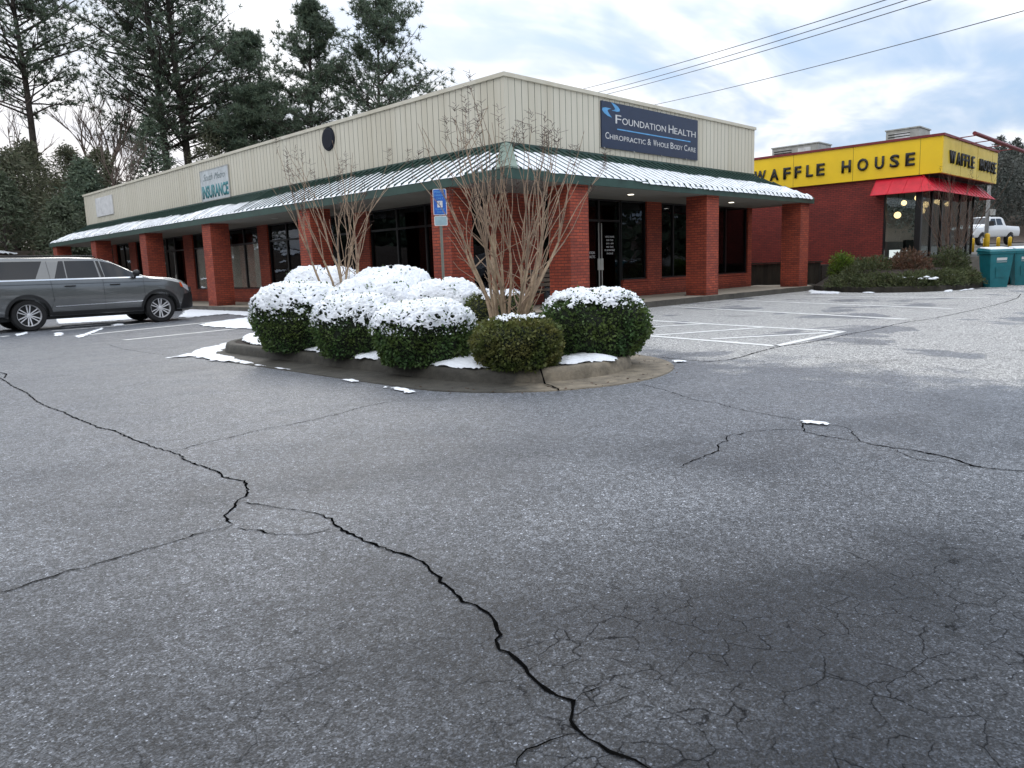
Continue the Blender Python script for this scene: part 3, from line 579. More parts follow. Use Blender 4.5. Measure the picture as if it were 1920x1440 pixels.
for side, lo, hi in ((0, O0[0], O0[2]), (1, O0[1], O0[3]), (2, O0[1], O0[3])):
    a = lo+.17; k = 0
    if rb.v: rb.build('seam_ribs', M['rib'], can); rb = MB()
    while a < hi-.1:
        tm = min(1, (a-lo)/E, (hi-a)/E)
        if tm > .08:
            p0, p1 = roof_pt(side, a-.011, 0.0), roof_pt(side, a+.011, 0.0); q0, q1 = roof_pt(side, a-.011, tm-.01), roof_pt(side, a+.011, tm-.01); hh = .040 if side == 0 else (.054 if a < 25 else .034)
            up3 = lambda p: (p[0], p[1], p[2]+hh)
            rb.hexa([p0, p1, q1, q0], [up3(p0), up3(p1), up3(q1), up3(q0)])
        # snow in the pan up to the next rib
        b = a+pitch; am = (a+b)/2; tmm = min(1, (am-lo)/E, (hi-am)/E)
        nzv = mnoise.noise(Vector((a*.22, side*7.3, 0)))
        near = max(0, 1-(a-lo)/9.) if side == 1 else 0
        t1 = (.66 if side == 0 else .72)+.10*nzv+.05*rg.uniform(-1, 1)
        if side == 1: t1 += .10*mnoise.noise(Vector((a*.9, 2, 2)))-(.08 if a > 22 else 0)
        if side == 0: t1 = .82-.022*(a-lo)+.05*nzv+.03*rg.uniform(-1, 1)
        t1 = min(t1, tmm-.10)
        hang = -.05 if side != 0 or a < 16.6 else -.10
        t0 = -.012+(.05 if (side == 0 and a < 13.2) or (side == 1 and a < 13.1) else 0)
        if hi-b < .2: t1 = min(t1, .12)
        if t1 > t0+.06:
            n = 11; wv = []
            thick = .024 if side == 1 else .034
            if side == 0 and a > 16.6: thick = .05
            over = side == 1 and a > 21+3*mnoise.noise(Vector((a*1.7, 5.5, .3)))
            if over: thick = .034; t1 = min(t1, (.56+.22*mnoise.noise(Vector((a*.33, 3.3, 1.7)))+.05*rg.uniform(-1, 1))); over = rg.random() < .35
            rag = .03*mnoise.noise(Vector((a*3., side, 4)))
            for i in range(n+1):
                t = t0+rag*(1-i/n)+(t1-t0)*i/n
                for jx, fx in enumerate((-.02, .25, .5, .75, 1.02) if over else (.07, .25, .5, .75, .93)):
                    e_ = 1-abs(fx-.5)*(1.1 if not over else .25); hh = thick*e_*(1+.5*mnoise.noise(Vector((a*4+fx*3, t*9, side))))*min(1, (n-i)/2.5+.1)
                    tt = t
                    if i == n: hh = .003; tt = t+.05*mnoise.noise(Vector((a*7+fx*9, 3, side)))
                    p = roof_pt(side, a+fx*pitch, tt, .008+max(hh, .004))
                    if i == 0 and side == 0 and a > 16.6:
                        p = roof_pt(side, a+fx*pitch, t-.022, -.03-.035*abs(mnoise.noise(Vector((a*3+fx*5, 0, 9)))))
                    elif i == 0: p = roof_pt(side, a+fx*pitch, tt, .002)
                    wv.append(p)
            k0 = len(sn.v); sn.v += wv
            for i in range(n):
                for jx in range(4):
                    q = k0+i*5+jx; sn.f.append((q, q+1, q+6, q+5)); sn.mi.append(0)
        a = b; k += 1
rb.build('seam_ribs', M['rib'], can)
sn.build('snow_cover', M['snow'], can, smooth=True)
hp = MB()
def hipcap(cx, cy, dx, dy, wd=.17):
    a = Vector((cx, cy, zf)); b = Vector((cx+dx*(E-.02), cy+dy*(E-.02), zi_)); 
    for s_ in (0, 1):
        off0 = Vector((dx*wd*2, 0, 0)) if s_ == 0 else Vector((0, dy*wd*2, 0))
        u = Vector((0, 0, .06)); a2 = a+off0*1.0+Vector((0, 0, .0)); b2 = b+off0*.55
        hp.hexa([a+Vector((0, 0, .01)), a2+Vector((0, 0, .01)), b2+Vector((0, 0, .0)), b], [a+u, a2+Vector((0, 0, .045)), b2+Vector((0, 0, .04)), b+u])
hipcap(O0[0], O0[1], 1, 1); hp.build('hip_cap', M['greenlt'], can)
# columns
for (x, y) in [(11.94, v) for v in (13.86, 20.2, 27.08, 33.39, 39.9, 46.4)]+[(v, 11.94) for v in (14.06, 20.32, 26.72)]:
    c = MB(); c.box(x, x+.70, y, y+.70, .14, ZS+.005); c.build('brick_column', M['brick'], B)
# downlights
for (x, y) in [(17.78, 12.85), (23.65, 12.97), (12.95, 24.2), (12.95, 36.5)]:
    d = MB(); d.lathe((x, y, ZS-.012), [(.10, 0), (.11, .004), (.11, .014)], 'Z', 16)
    o = d.build('downlight', M['grey'], B); d = MB(); d.lathe((x, y, ZS-.016), [(.085, 0), (.085, .006)], 'Z', 16); d.build('lamp', M['lamp'] if y < 14 else M['grey'], o)
# facade: segments (kind, a0, a1, mullions, blind)
SILL = .68
def facade(side, segs):
    def bx(mb, a0, a1, d0, d1, z0, z1):   # d measured outwards (negative inwards) from the wall plane
        if side == 'R': mb.box(a0, a1, WY-d1, WY-d0, z0, z1)
        else: mb.box(WX-d1, WX-d0, a0, a1, z0, z1)
    for sg in segs:
        kd, a0, a1 = sg[:3]
        if kd == 'pier': wl = MB(); bx(wl, a0, a1, -.28, 0, .14, ZS+.005); wl.build('brick_pier', M['brick'], B); continue
        if kd == 'win':
            wl = MB(); bx(wl, a0, a1, -.28, -.004, .14, SILL-.07); bx(wl, a0-.002, a1+.002, -.28, .03, SILL-.07, SILL)
            zl = SILL; wl.build('sill_wall', M['brick'], B)
        else: zl = .15
        mull = sg[3]; blind = sg[4] if len(sg) > 4 else None
        fr = MB(); w_ = .045
        bx(fr, a0, a0+w_, -.16, -.06, zl, ZS); bx(fr, a1-w_, a1, -.16, -.06, zl, ZS)
        bx(fr, a0+w_, a1-w_, -.16, -.06, zl, zl+w_); bx(fr, a0+w_, a1-w_, -.16, -.06, ZS-w_, ZS)
        for m_ in mull: bx(fr, m_-.035, m_+.035, -.16, -.06, zl+w_, ZS-w_)
        tz = 2.45
        ed = [a0+w_]+[q for m_ in mull for q in (m_-.035, m_+.035)]+[a1-w_]
        if kd != 'win' or blind:
            for q in range(0, len(ed), 2): bx(fr, ed[q], ed[q+1], -.16, -.06, tz, tz+.06)
        o = fr.build('window' if kd != 'door' else 'door', M['black'], B)
        for q in range(0, len(ed), 2):
            g = MB(); bx(g, ed[q], ed[q+1], -.112, -.104, zl+w_, ZS-w_ if not (kd != 'win' or blind) else tz); g.build('pane', M['glassb' if blind else 'glass'], o)
            if kd != 'win' or blind:
                g = MB(); bx(g, ed[q], ed[q+1], -.112, -.104, tz+.06, ZS-w_); g.build('transom_pane', M['glass'], o)
            if blind:
                g = MB(); bx(g, ed[q]+.03, ed[q+1]-.03, -.135, -.125, zl+.06, tz-.02); g.build('blind', M['blindb'], o)
        if kd == 'door':
            h = MB(); hx = sg[5]
            bx(h, hx-.02, hx+.02, -.02, -.0, .9, 1.45) if False else bx(h, hx-.07, hx+.05, -.06, -.035, 1.02, 1.36); bx(h, hx-.014, hx+.014, -.06, -.045, .25, 2.4)
            h.build('handle', M['grey'], o)
M['blindb'] = pmat('pale_cream_blind', (.62, .60, .50), .8, 0, .12, 3.)  # paler cream for the blinds behind plain glass
facade('R', [('pier', 14.21, 15.5), ('glass', 15.5, 17.1, [16.3]), ('door', 17.1, 18.07, [], None, 18.02), ('door', 18.07, 19.10, [], None, 18.16),
             ('win', 19.14, 20.45, []), ('pier', 20.45, 21.26), ('win', 21.26, 23.1, [22.06]), ('pier', 23.1, 24.3), ('win', 24.3, 27.10, [25.55]), ('pier', 27.10, 27.40)])
facade('L', [('pier', 14.43, 14.95), ('glass', 14.95, 20.52, [16.3, 17.7, 19.1]), ('pier', 20.52, 21.34), ('door', 21.34, 23.4, [22.4], None, 22.5), ('glass', 23.4, 27.25, [24.6, 25.9]), ('pier', 27.25, 28.02),
             ('win', 28.02, 30.82, [29.35], True), ('pier', 30.82, 31.6), ('win', 31.6, 34.22, [32.9], True), ('pier', 34.22, 35.2), ('glass', 35.2, 36.4, []), ('door', 36.4, 37.4, [], None, 36.5), ('glass', 37.4, 38.6, []),
             ('pier', 38.6, 39.3), ('win', 39.3, 41.26, [40.3]), ('pier', 41.26, 42.2), ('win', 42.2, 44.2, [43.2]), ('pier', 44.2, 44.7), ('win', 44.7, 45.5, []), ('pier', 45.5, 45.8)])
bw = MB(); bw.box(27.12, 27.40, WY+.28, WY+1.9, .1, ZS); bw.build('end_wall', M['brick'], B); bw = MB(); bw.box(WX+.28, WX+2, 45.52, 45.8, .1, ZS); bw.build('end_wall', M['brick'], B)
# door lettering and decals on the glass
DC = thing('door_decal', 'white opening hours lettering on the dark glass entrance door', 'door lettering', (18.6, WY, 0))
zz = 1.98
for i, (t_, wd) in enumerate((("OFFICE HOURS", .44), ("MON  TUES", .34), ("8AM - 6PM", .36), ("WED  THURS", .36), ("BY APPOINTMENT", .5), ("PHONE", .3))):
    text_obj('lettering', t_, M['white'], (18.62-wd/2, WY+.103, zz-.10*i), (1, 0, 0), (0, 0, 1), wd, .052, DC, .002)
DC2 = thing('door_logo', 'small blue and white logo and lettering on the glass left of the entrance door', 'door lettering', (17.6, WY, 0))
g = MB(); g.prism([(0, 0)], 0, 0) if False else None
text_obj('lettering', "FOUNDATION", M['white'], (17.30, WY+.103, 1.50), (1, 0, 0), (0, 0, 1), .58, .075, DC2, .002)
text_obj('lettering', "CHIROPRACTIC", M['white'], (17.30, WY+.103, 1.38), (1, 0, 0), (0, 0, 1), .60, .075, DC2, .002)

# wall signs
def swoosh(mb, ox, oz, s, y, flip=1):
    A = [(0, .16), (.16, .135), (.30, .085), (.385, .02), (.37, -.03), (.25, -.055), (.02, -.045)]
    Bq = [(0, .16), (.08, .10), (.14, .05), (.17, .015), (.155, -.005), (.11, -.025), (.02, -.045)]
    for i in range(len(A)-1):
        q = [A[i], A[i+1], Bq[i+1], Bq[i]]
        vs = [(ox+flip*a*s, y, oz+flip*b*s) for a, b in q]; mb.add(vs, [(0, 1, 2, 3)])
SG = thing('wall_sign', 'dark navy sign with white lettering and blue wave mark on the short facade', 'wall sign', (19.6, PY, 4.4))
s_ = MB(); s_.box(17.10, 22.07, PY-.05, PY-.008, 4.39, 5.63); s_.build('sign_board', M['navy'], SG)
sx0, sw, sz1, shh = 17.10, 4.97, 5.63, 1.24; yy = PY-.053
def sm(txt, f0, f1, ztop, big, small):
    """small capitals: every word's first letter taller"""
    words = txt.split(); lens = [len(w_)+.35 for w_ in words]; gap = .55; tot = sum(lens)+gap*(len(words)-1); u = (f1-f0)*sw/tot; x = sx0+f0*sw
    for w_, l_ in zip(words, lens):
        if len(w_) == 1: text_obj('lettering', w_, M['white'], (x, yy, ztop-big), (1, 0, 0), (0, 0, 1), u*1.1, big, SG, .003); x += u*(l_+gap); continue
        text_obj('lettering', w_[0], M['white'], (x, yy, ztop-big), (1, 0, 0), (0, 0, 1), u*1.08, big, SG, .003)
        text_obj('lettering', w_[1:], M['white'], (x+u*1.28, yy, ztop-big), (1, 0, 0), (0, 0, 1), u*(l_-1.35), small, SG, .003); x += u*(l_+gap)
sm("FOUNDATION HEALTH", .125, .975, sz1-.25*shh, .235, .18)
sm("CHIROPRACTIC & WHOLE BODY CARE", .03, .975, sz1-.66*shh, .18, .135)
s_ = MB(); s_.box(sx0+.14*sw, sx0+.91*sw, yy-.003, yy, sz1-.575*shh, sz1-.548*shh); s_.build('blue_rule', M['skyblue'], SG)
s_ = MB(); swoosh(s_, sx0+.085*sw, sz1-.14*shh, 1.05, yy-.003, 1); swoosh(s_, sx0+.092*sw, sz1-.185*shh, 1.15, yy-.003, -1); s_.build('wave_mark', M['skyblue'], SG, fixn=False)
bt = MB()
for q in (17.2, 18.6, 20, 21.4):
    for zq in (4.38, 5.64): bt.box(q-.02, q+.02, PY-.06, PY-.02, zq-.02, zq+.02)
bt.build('clips', M['grey'], SG)
SG2 = thing('wall_sign', 'white square sign with grey script above tall teal capitals on the long facade', 'wall sign', (PX, 29.5, 4.2))
s_ = MB(); s_.box(PX-.04, PX-.008, 28.27, 30.77, 4.22, 5.37); s_.build('sign_board', pmat('pale_sign', (.62, .66, .68), .5), SG2)
s_ = MB()
for (a, b, z0, z1) in ((28.24, 30.80, 5.37, 5.41), (28.24, 30.80, 4.19, 4.22), (28.24, 28.27, 4.22, 5.37), (30.77, 30.80, 4.22, 5.37)): s_.box(PX-.05, PX-.008, a, b, z0, z1)
s_.build('sign_frame', M['grey'], SG2)
text_obj('lettering', "South", M['script'], (PX-.042, 30.50, 4.98), (0, -1, 0), (0, 0, 1), .85, .26, SG2, .003, 0, .5)
text_obj('lettering', "Metro", M['script'], (PX-.042, 29.50, 4.98), (0, -1, 0), (0, 0, 1), .95, .24, SG2, .003, 0, .5)
text_obj('lettering', "INSURANCE", M['teal'], (PX-.042, 30.70, 4.30), (0, -1, 0), (0, 0, 1), 2.36, .50, SG2, .003, .045)
SG3 = thing('wall_sign', 'blank white square sign at the far end of the long facade', 'wall sign', (PX, 42.6, 4.5))
s_ = MB(); s_.box(PX-.05, PX-.008, 41.3, 43.86, 4.51, 5.45); s_.build('sign_board', M['white'], SG3)
LV = MB(); LV.lathe((PX-.008, 21.2, 5.35), [(1e-4, -.05), (.29, -.05), (.31, -.035), (.34, -.035), (.36, 0)], 'X', 28)
o = LV.build('round_louvre', M['disc'], None, origin=(PX, 21.2, 5.35)); tag(o, 'round black disc mounted on the cream parapet of the long facade', 'vent cover')

# bench under the canopy near the corner
BN = thing('bench', 'wooden slatted bench under the canopy beside the corner column', 'bench', (15.0, 13.7, .15))
sl = MB()
for i in range(4): sl.box(14.45, 15.75, 13.25+i*.11, 13.34+i*.11, .56, .60)
sl.build('seat', M['wood'], BN)
sl = MB()
for i in range(4): sl.box(14.45, 15.75, 13.76+i*.02, 13.79+i*.02, .66+i*.12, .75+i*.12)
sl.build('backrest', M['wood'], BN)
for x in (14.55, 15.6):
    l_ = MB(); l_.box(x, x+.05, 13.25, 13.30, .15, .559); l_.box(x, x+.05, 13.72, 13.765, .15, 1.1); l_.box(x, x+.05, 13.30, 13.72, .50, .559); l_.build('leg', M['black'], BN)
# ------------------------------------------------------------ clipped bushes with snow caps
def bush(cx, cy, r, zt, label, snow=.42, mat='shrub', seed=1, n=9000, sq=1.0, z0=.15, group='clipped round bushes on the island', nm='clipped_bush'):
    """squat boxwood: widest at 45% of its height, flattish domed top"""
    rg = np.random.default_rng(seed); T = thing(nm, label, 'bush', (cx, cy, z0), group)
    H = zt-z0-.02
    def prof(v):      # v 0 bottom..1 top -> radius, height
        if v < .5: a = v/.5; return r*(.80+.20*math.sin(a*math.pi/2)), H*.52*a
        a = (v-.5)/.5; return r*math.cos(a*math.pi/2)**.56, H*(.52+.48*math.sin(a*math.pi/2))
    def wob(th, v): return 1+.11*mnoise.noise(Vector((math.cos(th)*1.6+seed*5, math.sin(th)*1.6, v*2.4)))+.05*mnoise.noise(Vector((math.cos(th)*5, math.sin(th)*5+seed, v*7)))
    def pt(th, v, k=1.):
        R, z = prof(v); q = wob(th, v); return (cx+R*q*k*math.cos(th), cy+R*q*k*math.sin(th), z0+z*(.97+.5*(q-1))*(k if v > .5 else 1)+.0)
    mb = MB(); nu, nv = 40, 22
    for j in range(nv+1):
        for i in range(nu): mb.v.append(pt(2*math.pi*i/nu, j/nv*.999, .94))
    for j in range(nv):
        for i in range(nu): a = j*nu; mb.f.append((a+i, a+(i+1) % nu, a+nu+(i+1) % nu, a+nu+i)); mb.mi.append(0)
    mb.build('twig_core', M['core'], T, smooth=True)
    # leaves
    C, D = [], []
    V = rg.random(n)**.9; TH = rg.random(n)*2*math.pi; 
    for v, th in zip(V*.99, TH):
        k = .88+.12*rg.random()+.05*rg.random()**6; p = pt(th, v, k); nrm = np.array([math.cos(th), math.sin(th), (v-.45)*1.9]); nrm /= np.linalg.norm(nrm)
        d = nrm*.7+rg.normal(size=3)*.75; C.append(p); D.append(d/np.linalg.norm(d))
    L = .026+.024*rg.random(n)
    blades('leaves', C, np.array(D), L, L*.62, M[mat], T, (cx, cy, z0), seed=seed)
    # snow cap: a lumpy shell over the top, breaking up at its edge
    if snow > 0:
        mb = MB(); nu, nv = 190, 80; idx = {}; vlow = 1-snow
        vv = lambda j: vlow-.14+(1-(vlow-.14))*j/nv
        for j in range(nv+1):
            for i in range(nu):
                th = 2*math.pi*i/nu; v = min(vv(j), .9985); p = Vector(pt(th, v, 1.0))
                nz = mnoise.noise(p*7+Vector((seed, 0, 0)))+.7*mnoise.noise(p*19); n2 = mnoise.noise(p*42)
                edge = (v-vlow)/.12+nz*1.25
                tex = mnoise.noise(p*26+Vector((0, seed, 3)))
                t2 = mnoise.noise(p*47+Vector((seed, 0, 3)))
                if edge > .0 and not (tex*.5+t2*.8 < -.24-.17*min(edge, 3)):
                    up_ = .010+.016*min(1, max(0, edge))+.018*nz+.012*n2+.020*tex; out = .014+.012*n2+.01*tex
                    idx[(i, j)] = len(mb.v); mb.v.append((p.x+out*math.cos(th), p.y+out*math.sin(th), p.z+up_))
        for j in range(nv):
            for i in range(nu):
                q = [idx.get((i, j)), idx.get(((i+1) % nu, j)), idx.get(((i+1) % nu, j+1)), idx.get((i, j+1))]; q = [a for a in q if a is not None]
                if len(q) >= 3: mb.f.append(tuple(q)); mb.mi.append(0)
        mb.build('snow_cap', M['snow'], T, smooth=True)
        m = int(1100*snow/.4); V = vlow-.10+rg.random(m)*(.22); TH = rg.random(m)*2*math.pi; C = []; D = []
        for v, th in zip(V, TH):
            if rg.random() < .35 and v < vlow: continue
            v = min(max(v, .2), .99); p = np.array(pt(th, v, 1.02)); p[2] += .008; d = np.array([math.cos(th), math.sin(th), .9])+rg.normal(size=3)*.7; C.append(p); D.append(d/np.linalg.norm(d))
        blades('snow_flecks', C, np.array(D), .012+.022*rg.random(len(C)), .020, M['snow'], T, (cx, cy, z0), seed=seed+50)
    return T
BU = [(5.49, 9.70, .665, 1.10, 'large round bush at the left end of the island with a thick snow cap', .45, 'shrub', 15000),
      (5.75*.945, 8.74*.945, .53, .93, 'second bush from the left along the island kerb, half hidden by its neighbours', .42, 'shrub', 9000),
      (5.52*.98, 6.97*.98, .585, .87, 'front bush with a broad white snow cap just left of the nearest bush', .42, 'shrub', 13000),
      (5.69, 5.60, .485, .695, 'nearest bush under the bare stems with almost no snow on it', .045, 'shrub2', 12000),
      (6.98, 5.60, .655, .92, 'rightmost wide bush with a patchy snow cap at the right end of the island', .27, 'shrub', 15000),
      (7.2, 7.45, .50, .91, 'bush behind the bare multi stem shrub with a thin rim of snow on top', .16, 'shrub2', 7000),
      (7.0, 8.37, .58, 1.06, 'snow covered bush in the middle of the back row in front of the blue sign', .62, 'shrub', 7000),
      (7.04, 9.62, .68, 1.27, 'tallest white domed bush in the back row, peak of the snowy mound', .75, 'shrub', 6500),
      (6.97, 11.45, .72, 1.31, 'farthest back row bush, snowy and behind the left bare shrub', .55, 'shrub', 6500),
      (6.3, 9.07, .58, 1.14, 'bush between the large left bush and the tallest dome, covered in mottled snow', .70, 'shrub', 7000)]
for i, (x, y, r, zt, lb, sn_, mt, n) in enumerate(BU): bush(x, y, r, zt, lb, sn_, mt, i+1, n)

# ------------------------------------------------------------ bare crape myrtles
def myrtle(bx, by, bz, h, spread, label, nst, seed, group, r0=.03, lean=(0, 0), heads=True, thick=1., hpoll=None, sm='cmbark'):
    rg = random.Random(seed); T = thing('bare_crape_myrtle', label, 'bare shrub', (bx, by, bz), group)
    st = MB(); wh = MB(); sd_ = []; hp_ = hpoll or .45*h
    def wander(p, d, L, r, r1, n, mb, k, curve=.08):
        P = [Vector(p)]; Rr = [r]; d = Vector(d).normalized()
        for i in range(n):
            d = (d+Vector((rg.gauss(0, curve), rg.gauss(0, curve), rg.gauss(0, curve*.5)+.02))).normalized(); P.append(P[-1]+d*L/n); Rr.append(r+(r1-r)*(i+1)/n)
        mb.tube(P, Rr, k, False); return P, d
    for s in range(nst):
        a = 2*math.pi*(s+rg.uniform(-.3, .3))/nst; tilt = rg.uniform(.08, .42)*spread
        p = Vector((bx+.10*math.cos(a)*rg.uniform(.3, 1.4), by+.10*math.sin(a)*rg.uniform(.3, 1.4), bz)); d = Vector((math.cos(a)*tilt+lean[0], math.sin(a)*tilt+lean[1], 1))
        L = hp_*rg.uniform(.75, 1.12); P, d = wander(p, d, L, r0*rg.uniform(.7, 1.25)*thick, r0*.62*thick, 7, st, 7, .085)
        # side twigs on stem
        for q in range(rg.randint(2, 5)):
            b = P[rg.randint(2, 6)]; aa = rg.uniform(0, 6.28); wander(b, (math.cos(aa)*.8, math.sin(aa)*.8, .7), rg.uniform(.2, .6), .007, .003, 4, wh, 4, .15)
        for q in range(rg.randint(3, 6)):      # whips growing from the pollard knuckle
            aa = rg.uniform(0, 6.28); sp_ = rg.uniform(.05, .40)*spread; dd = Vector((d.x*.8+math.cos(aa)*sp_, d.y*.8+math.sin(aa)*sp_, 1))
            L2 = (h-hp_)*rg.uniform(.45, 1.1); W_, d2 = wander(P[-1], dd, L2, .0075*thick, .0028, 7, wh, 5, .085)
            if rg.random() < .6:
                b = W_[rg.randint(2, 5)]; aa = rg.uniform(0, 6.28); W2, _ = wander(b, (d2.x+math.cos(aa)*.5, d2.y+math.sin(aa)*.5, .9), L2*rg.uniform(.2, .45), .005, .0025, 4, wh, 4, .08)
                if rg.random() < (.45 if heads else .05): sd_.append(W2[-1])
            if rg.random() < (.60 if heads else .15): sd_.append(W_[-1])
    st.build('stems', M[sm], T, smooth=True); wh.build('twigs', M['twig'] if not heads else M['twiglt'], T, smooth=True)
    rn = np.random.default_rng(seed); C = []; D = []; tw = MB()
    for s in sd_:
        m = rg.randint(26, 46)
        for i in range(m):
            o = Vector((rg.gauss(0, .040), rg.gauss(0, .040), rg.uniform(-.04, .20))); 
            if rg.random() < .5: tw.tube([s+Vector((0, 0, o.z-.03)), s+o], [.0025, .002], 3, False)
            for q in range(3): C.append(tuple(s+o+Vector((rg.gauss(0, .007), rg.gauss(0, .007), rg.gauss(0, .007))))); d = rn.normal(size=3); D.append(d/np.linalg.norm(d))
    if C: blades('seed_heads', C, np.array(D), .042, .034, M['seed'], T, (bx, by, bz), seed=seed); tw.build('seed_stalks', M['seed'], T)
    return T
M['twiglt'] = pmat('pinkish_twig', (.42, .30, .20), .75, 0, .25, 9, col2=(.18, .12, .085))
myrtle(6.42, 6.48, .15, 2.85, .98, 'bare multi stem crape myrtle with many tan stems between the nearest bush and the corner', 18, 4, 'bare crape myrtles', .024, hpoll=1.35)
myrtle(6.62, 10.45, .15, 2.95, 1.0, 'bare crape myrtle with tan stems and dry seed heads behind the left snowy bushes', 8, 9, 'bare crape myrtles', .026, hpoll=1.35)

# ------------------------------------------------------------ accessible parking sign
T = thing('parking_sign', 'blue accessible parking sign with a small pale plate below it on a thin green post', 'sign', (11.3, 13.45, 0))
q = MB(); ux, uy = .7071, -.7071; vx, vy = -.7071, -.7071    # facing the camera side (-X-Y): across = u, outwards = v
def obox(mb, a0, a1, b0, b1, z0, z1, cx=11.3, cy=13.45):
    P = lambda a, b: (cx+ux*a+vx*b, cy+uy*a+vy*b)
    mb.hexa([(*P(a0, b1), z0), (*P(a1, b1), z0), (*P(a1, b0), z0), (*P(a0, b0), z0)], [(*P(a0, b1), z1), (*P(a1, b1), z1), (*P(a1, b0), z1), (*P(a0, b0), z1)])
obox(q, -.03, -.012, -.0, .03, 0, 3.0); obox(q, .012, .03, -.0, .03, 0, 3.0); obox(q, -.012, .012, -.0, .008, 0, 3.0); q.build('post', M['steel'], T)
def plate(name, a0, a1, z0, z1, m, b0, b1, rr=.03):
    pg = []
    for cxx, czz, s0 in ((a1-rr, z1-rr, 0), (a0+rr, z1-rr, 90), (a0+rr, z0+rr, 180), (a1-rr, z0+rr, 270)):
        for k in range(5): t = rad(s0+k*22.5); pg.append((cxx+rr*math.cos(t), czz+rr*math.sin(t)))
    mb = MB(); n = len(pg); f = lambda a, b, z: (11.3+ux*a+vx*b, 13.45+uy*a+vy*b, z)
    mb.add([f(a, b0, z) for a, z in pg]+[f(a, b1, z) for a, z in pg], [tuple(range(n))[::-1], tuple(range(n, 2*n))]+[(i, (i+1) % n, n+(i+1) % n, n+i) for i in range(n)])
    return mb.build(name, m, T)
plate('sign_border', -.155, .155, 2.42, 3.0, M['white'], .031, .035); plate('sign_plate', -.140, .140, 2.435, 2.985, M['signblue'], .0351, .037, .02)
dx3 = (ux, uy, 0); P3 = lambda a, z, b=.038: (11.3+ux*a+vx*b, 13.45+uy*a+vy*b, z)
text_obj('lettering', "PERMIT", M['skyblue'], P3(-.115, 2.905), dx3, (0, 0, 1), .23, .05, T, .001)
text_obj('lettering', "PARKING", M['skyblue'], P3(-.115, 2.835), dx3, (0, 0, 1), .23, .045, T, .001)
text_obj('lettering', "ONLY", M['skyblue'], P3(-.08, 2.765), dx3, (0, 0, 1), .16, .045, T, .001)
plate('symbol_field', -.06, .06, 2.59, 2.735, M['white'], .0372, .0378, .01)
g = MB(); 
for (a0, a1, z0, z1) in ((-.022, -.006, 2.67, 2.71), (-.022, -.008, 2.64, 2.67), (-.022, .018, 2.632, 2.645), (.012, .022, 2.60, 2.632)): obox(g, a0, a1, .038, .0386, z0, z1)
g.build('wheelchair_symbol', M['signblue'], T)
text_obj('lettering', "TOW-AWAY", M['skyblue'], P3(-.11, 2.53), dx3, (0, 0, 1), .22, .04, T, .001)
text_obj('lettering', "ZONE", M['skyblue'], P3(-.07, 2.465), dx3, (0, 0, 1), .14, .04, T, .001)
plate('small_plate', -.145, .155, 2.18, 2.40, M['white'], .031, .035); plate('small_plate_face', -.13, .14, 2.195, 2.385, pmat('pale_blue_plate', (.36, .52, .58), .5), .0351, .036, .02)

